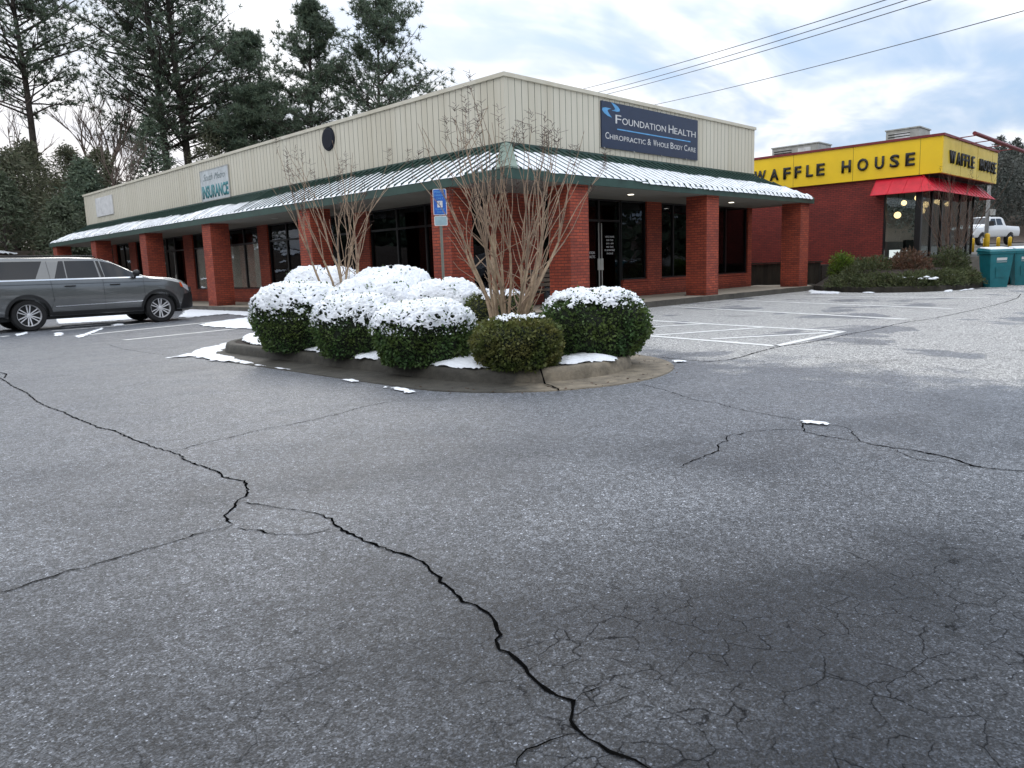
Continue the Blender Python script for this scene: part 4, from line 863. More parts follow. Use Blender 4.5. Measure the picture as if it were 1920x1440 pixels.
# ------------------------------------------------------------ car bodies
def lerp_tab(tab, s):
    if s <= tab[0][0]: return tab[0][1]
    for (a, u), (b, v) in zip(tab[:-1], tab[1:]):
        if s <= b: t = (s-a)/(b-a); return u+(v-u)*t
    return tab[-1][1]
class Car:
    """body lofted along s (rear to front); local frame: s forward, y across, z up"""
    def __init__(c, L, W, zb, belt, roof, wr, wtab, wheels, rw):
        c.L, c.W, c.zb, c.belt, c.roof, c.wr, c.wt, c.wheels, c.rw = L, W, zb, belt, roof, wr, wtab, wheels, rw
    def side_y(c, s, z):
        w_ = lerp_tab(c.wt, s); zb = lerp_tab(c.zb, s); zt = lerp_tab(c.roof, s); bt = min(lerp_tab(c.belt, s), zt-.05)
        if z <= bt:
            t = (z-zb)/max(bt-zb, .01); return w_*lerp_tab([(0, .93), (.08, .965), (.35, .995), (.55, 1.0), (.72, .992), (.80, .985), (1.0, .955)], t)
        t = (z-bt)/max(zt-bt, .01); wr = min(lerp_tab(c.wr, s), w_*.955); return w_*.955+(wr-w_*.955)*t
    def section(c, s, sign=1):
        w_ = lerp_tab(c.wt, s); zb = lerp_tab(c.zb, s); zt = lerp_tab(c.roof, s); bt = min(lerp_tab(c.belt, s), zt-.05); P = [(0, zb), (w_*.80, zb)]
        for t in (0, .04, .10, .22, .35, .48, .60, .70, .76, .82, .92, 1.0): z = zb+(bt-zb)*t; P.append((c.side_y(s, z), z))
        for t in (.02, .25, .5, .75, .88): z = bt+(zt-bt)*t; P.append((c.side_y(s, z), z))
        ye = c.side_y(s, zt); P += [(ye-.015, zt-.025*min(1, (zt-bt)/.2)+.012), (ye-.06, zt+.004), (ye*.7, zt+.022), (ye*.35, zt+.032), (0, zt+.035)]
        return P
    def body(c, stations):
        mb = MB(); S = [c.section(s) for s in stations]; n = len(S[0]); full = 2*n-2
        for s, sc in zip(stations, S):
            mb.v += [(s, -y, z) for y, z in sc]+[(s, y, z) for y, z in sc[-2:0:-1]]
        for a in range(len(S)-1):
            for i in range(full): mb.f.append((a*full+i, a*full+(i+1) % full, (a+1)*full+(i+1) % full, (a+1)*full+i)); mb.mi.append(0)
        mb.f += [tuple(range(full))[::-1], tuple(range((len(S)-1)*full, len(S)*full))]; mb.mi += [0, 0]
        return mb
    def patch(c, mb, quad, off=.006, n=(10, 6), side=-1):
        """quad: four (s,z) corners; laid on the body side"""
        (a, b, d_, e) = quad; nu, nv = n; k = len(mb.v)
        for i in range(nu+1):
            for j in range(nv+1):
                u, v = i/nu, j/nv; s = (a[0]*(1-u)+b[0]*u)*(1-v)+(e[0]*(1-u)+d_[0]*u)*v; z = (a[1]*(1-u)+b[1]*u)*(1-v)+(e[1]*(1-u)+d_[1]*u)*v
                mb.v.append((s, side*(c.side_y(s, z)+off), z))
        for i in range(nu):
            for j in range(nv): q = k+i*(nv+1)+j; mb.f.append((q, q+nv+1, q+nv+2, q+1)); mb.mi.append(mb.cur)
def cut_wheels(ob, wheels, R, W):
    cut = MB()
    for s in wheels:
        for sg in (-1, 1): cut.lathe((s, 0, 0), [(R, sg*(W-.36)), (R, sg*(W+.2))], 'Y', 40); 
    # move up to axle height
    cut.v = [(x, y, z+cut_wheels.z) for x, y, z in cut.v]
    co_ = cut.build('cutter', M['carblack'])
    md = ob.modifiers.new('b', 'BOOLEAN'); md.operation = 'DIFFERENCE'; md.object = co_; md.solver = 'EXACT'
    dg = bpy.context.evaluated_depsgraph_get(); me = bpy.data.meshes.new_from_object(ob.evaluated_get(dg)); ob.modifiers.clear(); ob.data = me
    bpy.data.objects.remove(co_)
def smooth_angle(ob, ang=35):
    me = ob.data; bm = bmesh.new(); bm.from_mesh(me)
    for f in bm.faces: f.smooth = True
    for e in bm.edges:
        if len(e.link_faces) == 2 and e.calc_face_angle(0) > rad(ang): e.smooth = False
    bm.to_mesh(me); bm.free()
def wheel(T, s, side, W, R, rimr, style=6, wt=.27, rimmat='rim'):
    y0 = side*(W-.03)
    ty = MB(); p = [(rimr*.97, -wt/2), (R*.93, -wt/2), (R*.985, -wt*.40), (R, -wt*.25), (R, wt*.25), (R*.985, wt*.40), (R*.93, wt/2), (rimr*.97, wt/2)]
    ty.lathe((s, y0-side*wt/2, R), p+[p[0]], 'Y', 44, False); w_ = ty.build('wheel', M['rubber'], T); smooth_angle(w_, 30)
    rm = MB(); yo = y0-side*.02
    rm.lathe((s, yo, R), [(rimr*.985, -side*.10), (rimr*.99, 0), (rimr*.93, side*.008), (rimr*.90, -side*.02), (rimr*.885, -side*.10)], 'Y', 44, False)
    for k in range(style):
        for dth in (-.13, .13):
            a = 2*math.pi*k/style+math.pi/2; ca_, sa_ = math.cos(a), math.sin(a); tx, tz = -sa_, ca_
            def PT(r, w2, yy): return (s+ca_*r+tx*w2, yy, R+sa_*r+tz*w2)
            o0, o1 = (dth*.45*rimr, dth*1.15*rimr) ; hw = .0125*rimr/.28
            q = [PT(rimr*.20, o0-hw, yo-side*.035), PT(rimr*.20, o0+hw, yo-side*.035), PT(rimr*.92, o1+hw, yo-side*.005), PT(rimr*.92, o1-hw, yo-side*.005)]
            q2 = [(x, y-side*.04, z) for x, y, z in q]; rm.add(q+q2, [(0, 1, 2, 3), (7, 6, 5, 4), (0, 4, 5, 1), (1, 5, 6, 2), (2, 6, 7, 3), (3, 7, 4, 0)])
    rm.lathe((s, yo-side*.06, R), [(rimr*.20, 0), (rimr*.20, side*.028), (rimr*.10, side*.034), (1e-4, side*.036)], 'Y', 20)
    r_ = rm.build('rim', M[rimmat], w_); 
    dk = MB(); dk.lathe((s, yo-side*.085, R), [(rimr*.97, 0), (1e-4, side*.004)], 'Y', 30); dk.build('brake_disc', M['carblack'], w_)
# --- the grey SUV: nose towards the shops (+X)
SUV = thing('parked_suv', 'long dark grey SUV parked nose towards the shops with silver six spoke wheels', 'SUV', (0, 0, 0))
C1 = Car(5.64, 1.0, [(0, .50), (.3, .46), (1.0, .36), (4.9, .36), (5.3, .33), (5.64, .36)], [(0, 1.30), (.4, 1.33), (4.2, 1.30), (4.6, 1.27), (5.64, 1.0)],
         [(0, 1.18), (.06, 1.45), (.22, 1.74), (.45, 1.855), (.9, 1.895), (2.4, 1.895), (3.05, 1.865), (3.35, 1.80), (3.75, 1.60), (4.15, 1.385), (4.28, 1.335), (4.5, 1.31), (5.0, 1.265), (5.28, 1.20), (5.42, 1.12), (5.52, 1.02), (5.64, .86)],
         [(0, .86), (.22, .80), (.6, .765), (3.0, .75), (3.5, .77), (4.2, .86), (5.0, .84), (5.4, .78), (5.64, .68)],
         [(0, .93), (.15, .985), (.5, 1.01), (4.9, 1.01), (5.25, .975), (5.45, .90), (5.56, .80), (5.64, .70)], (1.28, 4.60), .41)
st_ = sorted(set([0, .04, .1, .2, .35, .5, .7, .9]+[1.0+.12*i for i in range(38)]+[5.56, 5.6, 5.64])); st_ = [s for s in st_ if s <= 5.64]
bo = C1.body(st_).build('body', M['suv'], SUV); cut_wheels.z = .41; cut_wheels(bo, C1.wheels, .475, 1.0); smooth_angle(bo, 28)
WN = [[(.42, 1.355), (1.52, 1.345), (1.74, 1.80), (.52, 1.80)], [(1.96, 1.345), (2.24, 1.345), (2.24, 1.80), (2.13, 1.80)], [(2.27, 1.345), (3.05, 1.34), (3.00, 1.80), (2.27, 1.80)], [(3.20, 1.34), (4.10, 1.345), (3.50, 1.70), (3.15, 1.785)]]
for sd_ in (-1, 1):
    for i, q in enumerate(WN):
        g = MB(); C1.patch(g, q, .005, (8, 6), sd_); g.build('side_window', M['carglass'], SUV, smooth=True)
    g = MB(); C1.patch(g, [(.35, 1.30), (4.18, 1.30), (4.18, 1.332), (.35, 1.332)], .012, (30, 1), sd_); g.build('chrome_strip', M['chrome'], SUV, smooth=True)
    g = MB()
    for q in ([(3.12, .46), (3.128, .46), (3.128, 1.28), (3.12, 1.28)], [(1.88, .80), (1.888, .80), (1.84, 1.80), (1.832, 1.80)], [(4.18, .46), (4.188, .46), (4.188, 1.28), (4.18, 1.28)], [(.5, 1.20), (5.0, 1.17), (5.0, 1.180), (.5, 1.212)],
              [(1.76, .40), (1.9, .82), (1.888, .82), (1.75, .40)], [(3.10, 1.345), (3.18, 1.345), (3.11, 1.79), (3.04, 1.79)]): C1.patch(g, q, .0035, (12 if q[1][0]-q[0][0] > 1 else 2, 8), sd_)
    g.build('door_gaps', M['carblack'], SUV, smooth=True)
    for sp_ in (2.30, 3.42):
        g = MB(); z = 1.13; y_ = C1.side_y(sp_, z)
        g.tube([(sp_-.13, sd_*(y_+.005), z), (sp_-.10, sd_*(y_+.035), z+.004), (sp_+.10, sd_*(y_+.035), z+.006), (sp_+.13, sd_*(y_+.005), z+.004)], [.012, .017, .017, .012], 8); g.build('door_handle', M['carblack'], SUV, smooth=True)
    for cs in C1.wheels:      # arch trims
        g = MB(); k = len(g.v); n = 30
        for i in range(n+1):
            a = math.pi*(-.13+1.26*i/n)
            for rr in (.476, .545): s, z = cs+rr*math.cos(a), .41+rr*math.sin(a); z = max(z, .37); g.v.append((s, sd_*(C1.side_y(s, z)+.014), z))
        for i in range(n): g.f.append((k+2*i, k+2*i+1, k+2*i+3, k+2*i+2)); g.mi.append(0)
        g.build('arch_trim', M['carblackp'] if 'carblackp' in M else M['suvdk'] if 'suvdk' in M else M['carblack'], SUV, smooth=True)
        wheel(SUV, cs, sd_, 1.0, .41, .295)
    g = MB(); C1.patch(g, [(1.80, .37), (4.08, .37), (4.08, .47), (1.80, .47)], .010, (20, 2), sd_); g.build('sill_trim', M['carblack'], SUV, smooth=True)
    g = MB(); C1.patch(g, [(1.9, .60), (4.15, .63), (4.15, .655), (1.9, .62)], .010, (20, 1), sd_); g.build('lower_strip', M['chrome'], SUV, smooth=True)
    g = MB(); C1.patch(g, [(5.30, .98), (5.47, .86), (5.47, 1.02), (5.26, 1.12)], .012, (5, 4), sd_); g.build('headlight', M['lens'], SUV, smooth=True)
    g = MB(); C1.patch(g, [(5.22, 1.00), (5.30, .98), (5.26, 1.12), (5.20, 1.13)], .011, (3, 3), sd_); g.build('amber_light', M['amber'], SUV, smooth=True)
    g = MB(); C1.patch(g, [(5.16, .36), (5.62, .38), (5.60, .84), (5.30, .78)], .010, (7, 6), sd_); g.build('bumper_side', M['carblack'], SUV, smooth=True)
    g = MB(); C1.patch(g, [(.02, .92), (.16, .92), (.16, 1.32), (.05, 1.32)], .012, (3, 4), sd_); g.build('tail_light', M['amber'], SUV, smooth=True)
    # mirror
    g = MB(); y_ = sd_*C1.side_y(4.0, 1.38); g.box(3.92, 4.10, min(y_, y_+sd_*.30), max(y_, y_+sd_*.30), 1.36, 1.52) if False else g.lathe((3.98, y_+sd_*.20, 1.43), [(1e-4, -.12), (.07, -.10), (.09, -.03), (.09, .05), (.06, .11), (1e-4, .12)], 'Y', 14)
    g.tube([(4.0, y_-sd_*.02, 1.35), (3.99, y_+sd_*.12, 1.38)], [.03, .025], 8); g.build('wing_mirror', M['carblack'], SUV, smooth=True)
    g = MB(); g.tube([(.75, sd_*.70, 1.905), (.8, sd_*.70, 1.945), (3.0, sd_*.69, 1.93), (3.08, sd_*.69, 1.885)], .017, 8); g.build('roof_rail', M['carblack'], SUV, smooth=True)
ws = MB(); nU, nV = 10, 10
for i in range(nU+1):
    s = 3.40+(4.18-3.40)*i/nU; zt = lerp_tab(C1.roof, s); ye = C1.side_y(s, zt)
    for j in range(nV+1): y = -ye*.9+1.8*ye*j/nV; ws.v.append((s, y, zt+.042-.03*(abs(y)/ye)**2))
for i in range(nU):
    for j in range(nV): q = i*(nV+1)+j; ws.f.append((q, q+nV+1, q+nV+2, q+1)); ws.mi.append(0)
ws.build('windscreen', M['carglass'], SUV, smooth=True)
g = MB(); g.box(5.575, 5.66, -.60, .60, .62, .98); g.build('grille', M['carblack'], SUV)
g = MB(); g.box(-.03, .05, -.80, .80, .50, .72); g.build('rear_bumper', M['carblack'], SUV)
g = MB(); g.box(.3, 5.3, -.72, .72, .27, .40); g.build('underbody', M['carblack'], SUV)
SK = .965; SUV.scale = (SK, SK, SK); SUV.location = (8.06-4.60*SK, 21.9+.99*SK, 0)

# --- white pickup in the upper lot
TR = thing('pickup_truck', 'white crew cab pickup truck parked beyond the row of yellow bollards', 'pickup truck', (0, 0, 0))
C2 = Car(5.9, 1.0, [(0, .62), (5.9, .55)], [(0, 1.20), (1.9, 1.30), (5.9, 1.22)], [(0, 1.30), (1.85, 1.36), (1.95, 1.80), (2.15, 1.97), (3.6, 1.97), (4.35, 1.42), (4.5, 1.36), (5.6, 1.28), (5.8, 1.15), (5.9, 1.0)],
         [(0, .90), (1.85, .90), (2.1, .76), (3.6, .76), (4.4, .88), (5.9, .80)], [(0, .98), (5.4, 1.0), (5.8, .93), (5.9, .85)], (1.2, 4.85), .42)
bo = C2.body([.02*i if i < 1 else i*.118 for i in range(0, 51)]).build('body', M['carwhite'], TR); cut_wheels.z = .42; cut_wheels(bo, C2.wheels, .50, 1.0); smooth_angle(bo, 28)
for sd_ in (-1, 1):
    for q in ([(2.2, 1.40), (2.95, 1.40), (2.95, 1.86), (2.3, 1.86)], [(3.05, 1.40), (4.05, 1.42), (3.55, 1.84), (3.05, 1.86)]):
        g = MB(); C2.patch(g, q, .006, (6, 5), sd_); g.build('side_window', M['carglass'], TR, smooth=True)
    for cs in C2.wheels: wheel(TR, cs, sd_, 1.0, .42, .26, 6)
    g = MB(); g.box(3.95, 4.12, min(sd_*.98, sd_*1.26), max(sd_*.98, sd_*1.26), 1.34, 1.66); g.build('wing_mirror', M['carblack'], TR)
    g = MB(); g.box(5.80, 5.93, min(sd_*.58, sd_*.86), max(sd_*.58, sd_*.86), .98, 1.18); g.build('headlight', M['lens'], TR)
ws = MB()
for i in range(9):
    s = 3.68+(4.30-3.68)*i/8; zt = lerp_tab(C2.roof, s); ye = C2.side_y(s, zt)
    for j in range(9): y = -ye*.9+1.8*ye*j/8; ws.v.append((s, y, zt+.044-.02*(abs(y)/ye)**2))
for i in range(8):
    for j in range(8): q = i*9+j; ws.f.append((q, q+9, q+10, q+1)); ws.mi.append(0)
ws.build('windscreen', M['carglass'], TR, smooth=True)
g = MB(); g.box(5.84, 5.96, -.56, .56, .78, 1.16); g.build('grille', M['carblack'], TR); g = MB(); g.box(5.85, 6.02, -.95, .95, .50, .72); g.build('front_bumper', M['chrome'], TR)
g = MB(); g.box(2.4, 2.9, -.15, .15, 1.99, 2.06); g.build('roof_beacon', M['grey'], TR)
TR.location = (73.4, 15.5, 1.62); TR.scale = (1.12, 1.12, 1.12); TR.rotation_euler = (0, 0, rad(165))

# ------------------------------------------------------------ rolling bins
def rolling_bin(x, y, z, rz, label):
    T = thing('rolling_bin', label, 'bin', (0, 0, 0), 'teal rolling bins by the planter')
    b = MB(); w0, d0, w1, d1 = .24, .25, .33, .36
    lv = [(0, w0, d0), (.05, w0+.005, d0+.005), (.70, .305, .33), (.98, w1-.01, d1-.01), (1.0, w1+.025, d1+.02), (1.06, w1+.03, d1+.025)]
    for h, ww, dd in lv:
        for (sx, sy) in ((-1, -1), (-.82, -1.04), (.82, -1.04), (1, -1), (1, 1), (-1, 1)): b.v.append((sx*ww, sy*dd, h))
    n = 6
    for a in range(len(lv)-1):
        for i in range(n): b.f.append((a*n+i, a*n+(i+1) % n, (a+1)*n+(i+1) % n, (a+1)*n+i)); b.mi.append(0)
    b.f += [tuple(range(n))[::-1], tuple(range((len(lv)-1)*n, len(lv)*n))]; b.mi += [0, 0]
    b.build('bin_body', M['bin'], T)
    l_ = MB(); A = [(-.37, -.41, 1.065), (.37, -.41, 1.065), (.37, .42, 1.10), (-.37, .42, 1.10)]; Bt = [(-.33, -.36, 1.13), (.33, -.36, 1.13), (.34, .40, 1.19), (-.34, .40, 1.19)]
    l_.hexa(A, Bt); l_.box(-.36, .36, .40, .47, 1.06, 1.12); lid = l_.build('lid', M['bin'], T)
    g = MB(); g.hexa([(-.31, -.34, 1.131), (.31, -.34, 1.131), (.32, .36, 1.188), (-.32, .36, 1.188)], [(-.29, -.32, 1.155), (.29, -.32, 1.155), (.30, .34, 1.21), (-.30, .34, 1.21)]); g.build('snow_layer', M['snow'], lid)
    h_ = MB(); h_.tube([(-.30, .44, .95), (-.30, .52, 1.0), (.30, .52, 1.0), (.30, .44, .95)], .018, 8); h_.build('handle', M['bin'], T)
    for sx in (-1, 1):
        g = MB(); g.lathe((sx*.27, .30, .14), [(.02, -.03), (.14, -.03), (.15, 0), (.14, .03), (.02, .03)], 'X', 20); g.build('wheel', M['rubber'], T, smooth=False)
    g = MB()
    for z0_, z1_ in ((.80, .88), (.745, .765)): g.hexa([(-.14, -.352-.02*(z0_-.7), z0_), (.14, -.352-.02*(z0_-.7), z0_), (.14, -.33, z0_), (-.14, -.33, z0_)], [(-.14, -.375, z1_), (.14, -.375, z1_), (.14, -.34, z1_), (-.14, -.34, z1_)])
    g.build('white_label', M['white'], T)
    g = MB(); g.lathe((0, -.30, .62), [(.2, -.02), (.17, .03)], 'Y', 16) if False else g.hexa([(-.12, -.318, .30), (.12, -.318, .30), (.12, -.27, .30), (-.12, -.27, .30)], [(-.15, -.352, .60), (.15, -.352, .60), (.15, -.3, .60), (-.15, -.3, .60)])
    g.build('front_panel', M['bin'], T)
    T.location = (x, y, z); T.rotation_euler = (0, 0, rz); T.scale = (1.10,)*3; return T
rolling_bin(29.35, 6.42, 0, rad(-52), 'teal rolling bin with a white label standing at the end of the planter, left one')
rolling_bin(31.0, 5.98, 0.0, rad(-62), 'teal rolling bin at the right edge, partly behind the other bin')
# bollards
bp = None
for i, (x, y) in enumerate([(35.2, 8.05), (43.8, 10.64), (44.25, 10.2), (44.7, 9.72), (45.1, 9.3)]):
    if bp is None:
        bp = thing('bollard', '', 'bollard', (0, 0, 0), 'yellow bollards in the upper lot'); g = MB(); g.lathe((0, 0, 0), [(.085, 0), (.085, .92), (.07, .97), (.03, 1.0), (1e-4, 1.01)], 'Z', 16); g.build('post_body', M['bollard'], bp, smooth=True); o = bp
    else: o = copy_thing(bp, (0, 0, 0), 0)
    o.location = (x, y, 1.17 if i else .95); o.scale = (1.15 if i == 0 else 1, 1.15 if i == 0 else 1, .95 if i == 0 else .70)
    o['label'] = ['tall yellow bollard against the corner glass of the restaurant', 'yellow bollard in front of the pickup grille, leftmost of the far row', 'yellow bollard before the pickup front wheel', 'yellow bollard before the pickup door, third of the far row', 'rightmost yellow bollard of the far row above the bins'][i]
# ------------------------------------------------------------ restaurant
RX, RY, RXE, RYE = 31.1, 9.3, 38.4, 21.0
W_ = thing('restaurant_building', 'red brick restaurant with a bright yellow sign band and glass corner under red awnings', 'building', (RX, RY, 0))
mb = MB(); mb.box(RX, RX+.3, 10.63, RYE, .55, 4.2); mb.box(RX+.3, RXE, RYE-.3, RYE, .55, 4.2); mb.box(RX, RX+.3, RY, 10.63, .55, .94); mb.box(RX+.3, RXE, RY, RY+.25, .55, 1.0); mb.build('brick_wall', M['brick2'], W_)
mb = MB(); mb.box(RX+.3, RXE, RY+.3, RYE-.3, .90, .98); mb.build('inner_floor', M['walk'], W_)
mb = MB(); mb.box(RX+.3, RXE, RY+.3, RYE-.3, 3.72, 3.8); mb.build('ceiling', M['soffit'], W_)
mb = MB(); mb.box(RX+.31, RXE, 13.6, 13.7, .98, 3.72); mb.build('inner_wall', M['olivewall'], W_)
mb = MB(); mb.box(31.6, 37.5, 11.9, 12.4, .98, 1.75); mb.box(31.45, 33.2, 9.9, 10.0, .98, 1.72); mb.build('counter', M['black'], W_)
mb = MB(); mb.box(31.5, 31.52, 10.1, 10.5, 1.02, 1.36); mb.box(31.5, 31.52, 9.85, 10.02, 1.02, 1.34); mb.build('white_panel', M['whitepanel'], W_)  # white panels low in the window, given a glow of their own
for (x, y, z, r) in ((32.4, 10.55, 2.72, .13), (33.0, 9.85, 2.85, .13), (34.5, 11.0, 3.3, .11), (36, 10.6, 3.25, .13), (36.8, 10.3, 3.35, .11), (33.6, 10.2, 3.4, .12), (35.4, 10.0, 3.3, .10), (37.6, 10.2, 3.3, .10)):
    g = MB(); g.ball((x, y, z), r, 8); o = g.build('globe_lamp', M['globe'], W_, smooth=True); g = MB(); g.tube([(x, y, z+r), (x, y, 3.72)], .01, 5); g.build('cord', M['black'], o)
# glass corner
def rwin(side, a0, a1):
    f = MB(); t = .06
    P = (lambda mb, u0, u1, z0, z1, d0=.02, d1=.12: mb.box(RX+d0, RX+d1, u0, u1, z0, z1)) if side == 'L' else (lambda mb, u0, u1, z0, z1, d0=.02, d1=.12: mb.box(u0, u1, RY+d0, RY+d1, z0, z1))
    z0, z1 = (.94, 3.75) if side == 'L' else (1.0, 3.75)
    P(f, a0, a0+t, z0, z1); P(f, a1-t, a1, z0, z1); P(f, a0+t, a1-t, z0, z0+.07); P(f, a0+t, a1-t, z1-.07, z1); o = f.build('window', M['black'], W_)
    g = MB(); P(g, a0+t, a1-t, z0+.07, z1-.07, .06, .066); g.build('pane', M['glassclear'], o)
rwin('L', 9.46, 10.63)
xs = [31.26, 32.5, 33.75, 35.0, 36.25, 37.5, 38.3]
for a, b in zip(xs[:-1], xs[1:]): rwin('R', a+.003, b-.003)
mb = MB(); mb.box(RX+.01, RX+.155, RY+.01, RY+.155, .94, 3.75); mb.build('corner_post', M['black'], W_); mb = MB(); mb.box(38.3, 38.4, RY+.26, RY+.4, .9, 3.75); mb.build('corner_post', M['black'], W_)
mb = MB(); mb.box(RX+.02, RX+.3, RY+.16, 10.63, 3.75, 4.2); mb.box(RX+.3, RXE, RY+.02, RY+.3, 3.75, 4.2); mb.build('window_header', M['black'], W_)
# yellow sign band
mb = MB(); mb.box(30.98, 31.1, 8.65, RYE, 4.07, 5.36); bnd = mb.build('sign_band', M['yellow'], W_)
mb = MB(); mb.box(31.104, 38.75, 8.65, 8.77, 4.07, 5.36); bnd2 = mb.build('sign_band', M['yellowlt'], W_); bnd2['label'] = 'faded stained yellow band on the short side'
mb = MB(); mb.box(30.93, 31.22, 8.60, RYE, 5.364, 5.45); mb.box(31.224, 38.80, 8.60, 8.84, 5.364, 5.45); mb.build('roof_trim', M['redtrim'], W_)
mb = MB(); mb.box(31.1, 38.6, 8.78, RYE, 4.21, 4.26); mb.box(31.104, 38.6, 8.78, RY+.02, 4.08, 4.20); mb.box(31.2, 38.6, 8.85, RYE, 5.0, 5.1); mb.build('roof_deck', M['dark'], W_)
for ch, y0_, y1_ in zip("WAFFLEHOUSE", [15.9, 15.2, 14.61, 14.13, 13.64, 13.22, 12.22, 11.62, 10.97, 10.43, 9.88], [15.39, 14.82, 14.31, 13.86, 13.37, 12.9, 11.87, 11.22, 10.64, 10.1, 9.56]):
    text_obj('letter', ch, M['blackletter'], (30.97, y0_, 4.42), (0, -1, 0), (0, 0, 1), y0_-y1_, .47, W_, .05, .025)
for ch, x0_, w0_ in zip("WAFFLEHOUSE", [31.75, 32.62, 33.25, 33.72, 34.2, 34.65, 35.85, 36.38, 36.98, 37.55, 38.03], [.72, .52, .36, .36, .34, .36, .42, .48, .44, .38, .36]):
    text_obj('letter', ch, M['blackletter'], (x0_, 8.645, 4.45), (1, 0, 0), (0, 0, 1), w0_*.92, .46, W_, .06, .01)
mb = MB()
for y_ in (9.4, 11.8, 14.2, 16.6): mb.box(30.976, 30.981, y_-.008, y_+.008, 4.08, 5.355)
for x_ in (33.3, 35.6, 37.9): mb.box(x_-.008, x_+.008, 8.645, 8.651, 4.08, 5.355)
mb.build('band_seams', pmat('band_seam', (.35, .24, .02), .7), bnd)
# red awning round the glass corner
mb = MB()
def aw(p, q, r_, s): mb.quad(p, q, r_, s)
AO, AZ0, AZ1 = .62, 3.42, 4.03
aw((RX-AO, 10.95, AZ0), (RX-AO, RY-AO, AZ0), (RX-.01, RY-.01, AZ1), (RX-.01, 10.95, AZ1)); aw((RX-AO, RY-AO, AZ0), (38.6+.3, RY-AO, AZ0), (38.6, RY-.01, AZ1), (RX-.01, RY-.01, AZ1))
mb.add([(RX-AO, 10.95, AZ0), (RX-.01, 10.95, AZ1), (RX-.01, 10.95, AZ0)], [(0, 1, 2)]); aw((38.9, RY-AO, AZ0), (38.9, RY-.01, AZ0), (38.6, RY-.01, AZ1), (38.6, RY-.01, AZ1-.01))
a_ = mb.build('awning', M['awning'], W_, fixn=False)
mb = MB()
for y_ in (10.93, 10.35, 9.8, 9.25): mb.tube([(RX-AO, y_, AZ0+.01), (RX-.01, y_, AZ1+.01)], .014, 5)
for i in range(13): x_ = 31.0+i*.62; mb.tube([(x_, RY-AO, AZ0+.01), (x_, RY-.01, AZ1+.01)], .014, 5)
mb.tube([(RX-AO, 10.95, AZ0), (RX-AO, RY-AO, AZ0), (38.9, RY-AO, AZ0)], .014, 5); mb.build('awning_ribs', M['awning'], a_)
mb = MB(); mb.tube([(31.9, 7.9, 5.42), (38.6, 7.7, 5.30)], .07, 10)
for x_ in (32.4, 34.4, 36.4, 38.2): mb.tube([(x_, 8.62, 5.38), (x_, 7.82, 5.40)], .018, 6)
mb.build('light_bar', M['redtrim'], W_)
def hvac(x0, x1, y0, y1, z0, z1, lb, g):
    T = thing('rooftop_unit', lb, 'air conditioner', ((x0+x1)/2, (y0+y1)/2, z0), g)
    b = MB(); b.box(x0, x1, y0, y1, z0, z1); b.box(x0-.04, x1+.04, y0-.04, y1+.04, z1, z1+.05); b.build('housing', M['grey'], T)
    b = MB()
    for k in range(10): z = z0+.12+k*(z1-z0-.2)/10; b.box(x0-.015, x0-.003, y1-.95, y1-.1, z, z+.04)
    b.build('grille', M['black'], T); b = MB(); b.box(x0-.012, x0-.003, y0+.35, y0+.95, z0+.15, z1-.12); b.build('access_panel', M['white'], T)
hvac(35, 36.4, 14.9, 17.1, 5.1, 6.30, 'long beige rooftop unit behind the left part of the yellow sign', 'rooftop units on the restaurant')
hvac(35, 36.4, 10.7, 12.0, 5.1, 6.36, 'square beige rooftop unit nearer the yellow corner', 'rooftop units on the restaurant')

# timber retaining wall, planter
mb = MB(); y = 12.1; rg = random.Random(2)
while y < 20: wd = .19; h = .97+rg.uniform(-.01, .01); mb.box(28.86+rg.uniform(-.01, .01), 28.95, y+.006, y+wd, 0, h); y += wd
mb.box(28.80, 28.99, 12.05, 20, .985, 1.03); tw_ = mb.build('retaining_wall', M['timber'], origin=(28.9, 16, 0)); tag(tw_, 'dark weathered timber retaining wall in the gap between the two brick buildings', 'retaining wall')
mb = MB(); mb.box(28.96, 31.1, 12.05, 21, 0, .88); tag(mb.build('raised_ground', M['soil']), kind='structure')
PK = [(28.75, 12.5), (27.4, 11.75), (26.4, 10.85), (25.6, 9.9), (25.3, 9.1), (25.32, 8.3), (25.75, 7.6), (26.4, 7.2), (27.5, 6.85), (29.2, 6.72), (30.6, 7.0), (31.2, 7.8), (31.09, 9.2), (31.09, 12.05), (28.8, 12.1)]
mb = MB(); n = 10; cxp, cyp = 28.9, 9.6
for r in range(n+1):
    t = r/n
    for (x, y) in PK: px, py = cxp+(x-cxp)*t, cyp+(y-cyp)*t; d = min(1, (1-t)*2.2); mb.v.append((px, py, .08+.62*d*d*(3-2*d)+.04*mnoise.noise(Vector((px*2, py*2, 7)))))
m = len(PK)
for r in range(n):
    for i in range(m): mb.f.append((r*m+i, (r+1)*m+i, (r+1)*m+(i+1) % m, r*m+(i+1) % m)); mb.mi.append(0)
tag(mb.build('planter_soil', M['soil'], smooth=True), kind='structure')
mb = MB()
for i in range(11):
    a, b = Vector(PK[i]), Vector(PK[i+1]); cen = Vector((cxp, cyp)); a2 = a+(cen-a).normalized()*.16; b2 = b+(cen-b).normalized()*.16
    mb.hexa([(a.x, a.y, 0), (b.x, b.y, 0), (b2.x, b2.y, 0), (a2.x, a2.y, 0)], [(a.x, a.y, .17), (b.x, b.y, .17), (b2.x, b2.y, .18), (a2.x, a2.y, .18)])
tag(mb.build('planter_kerb', M['timber']), kind='structure')
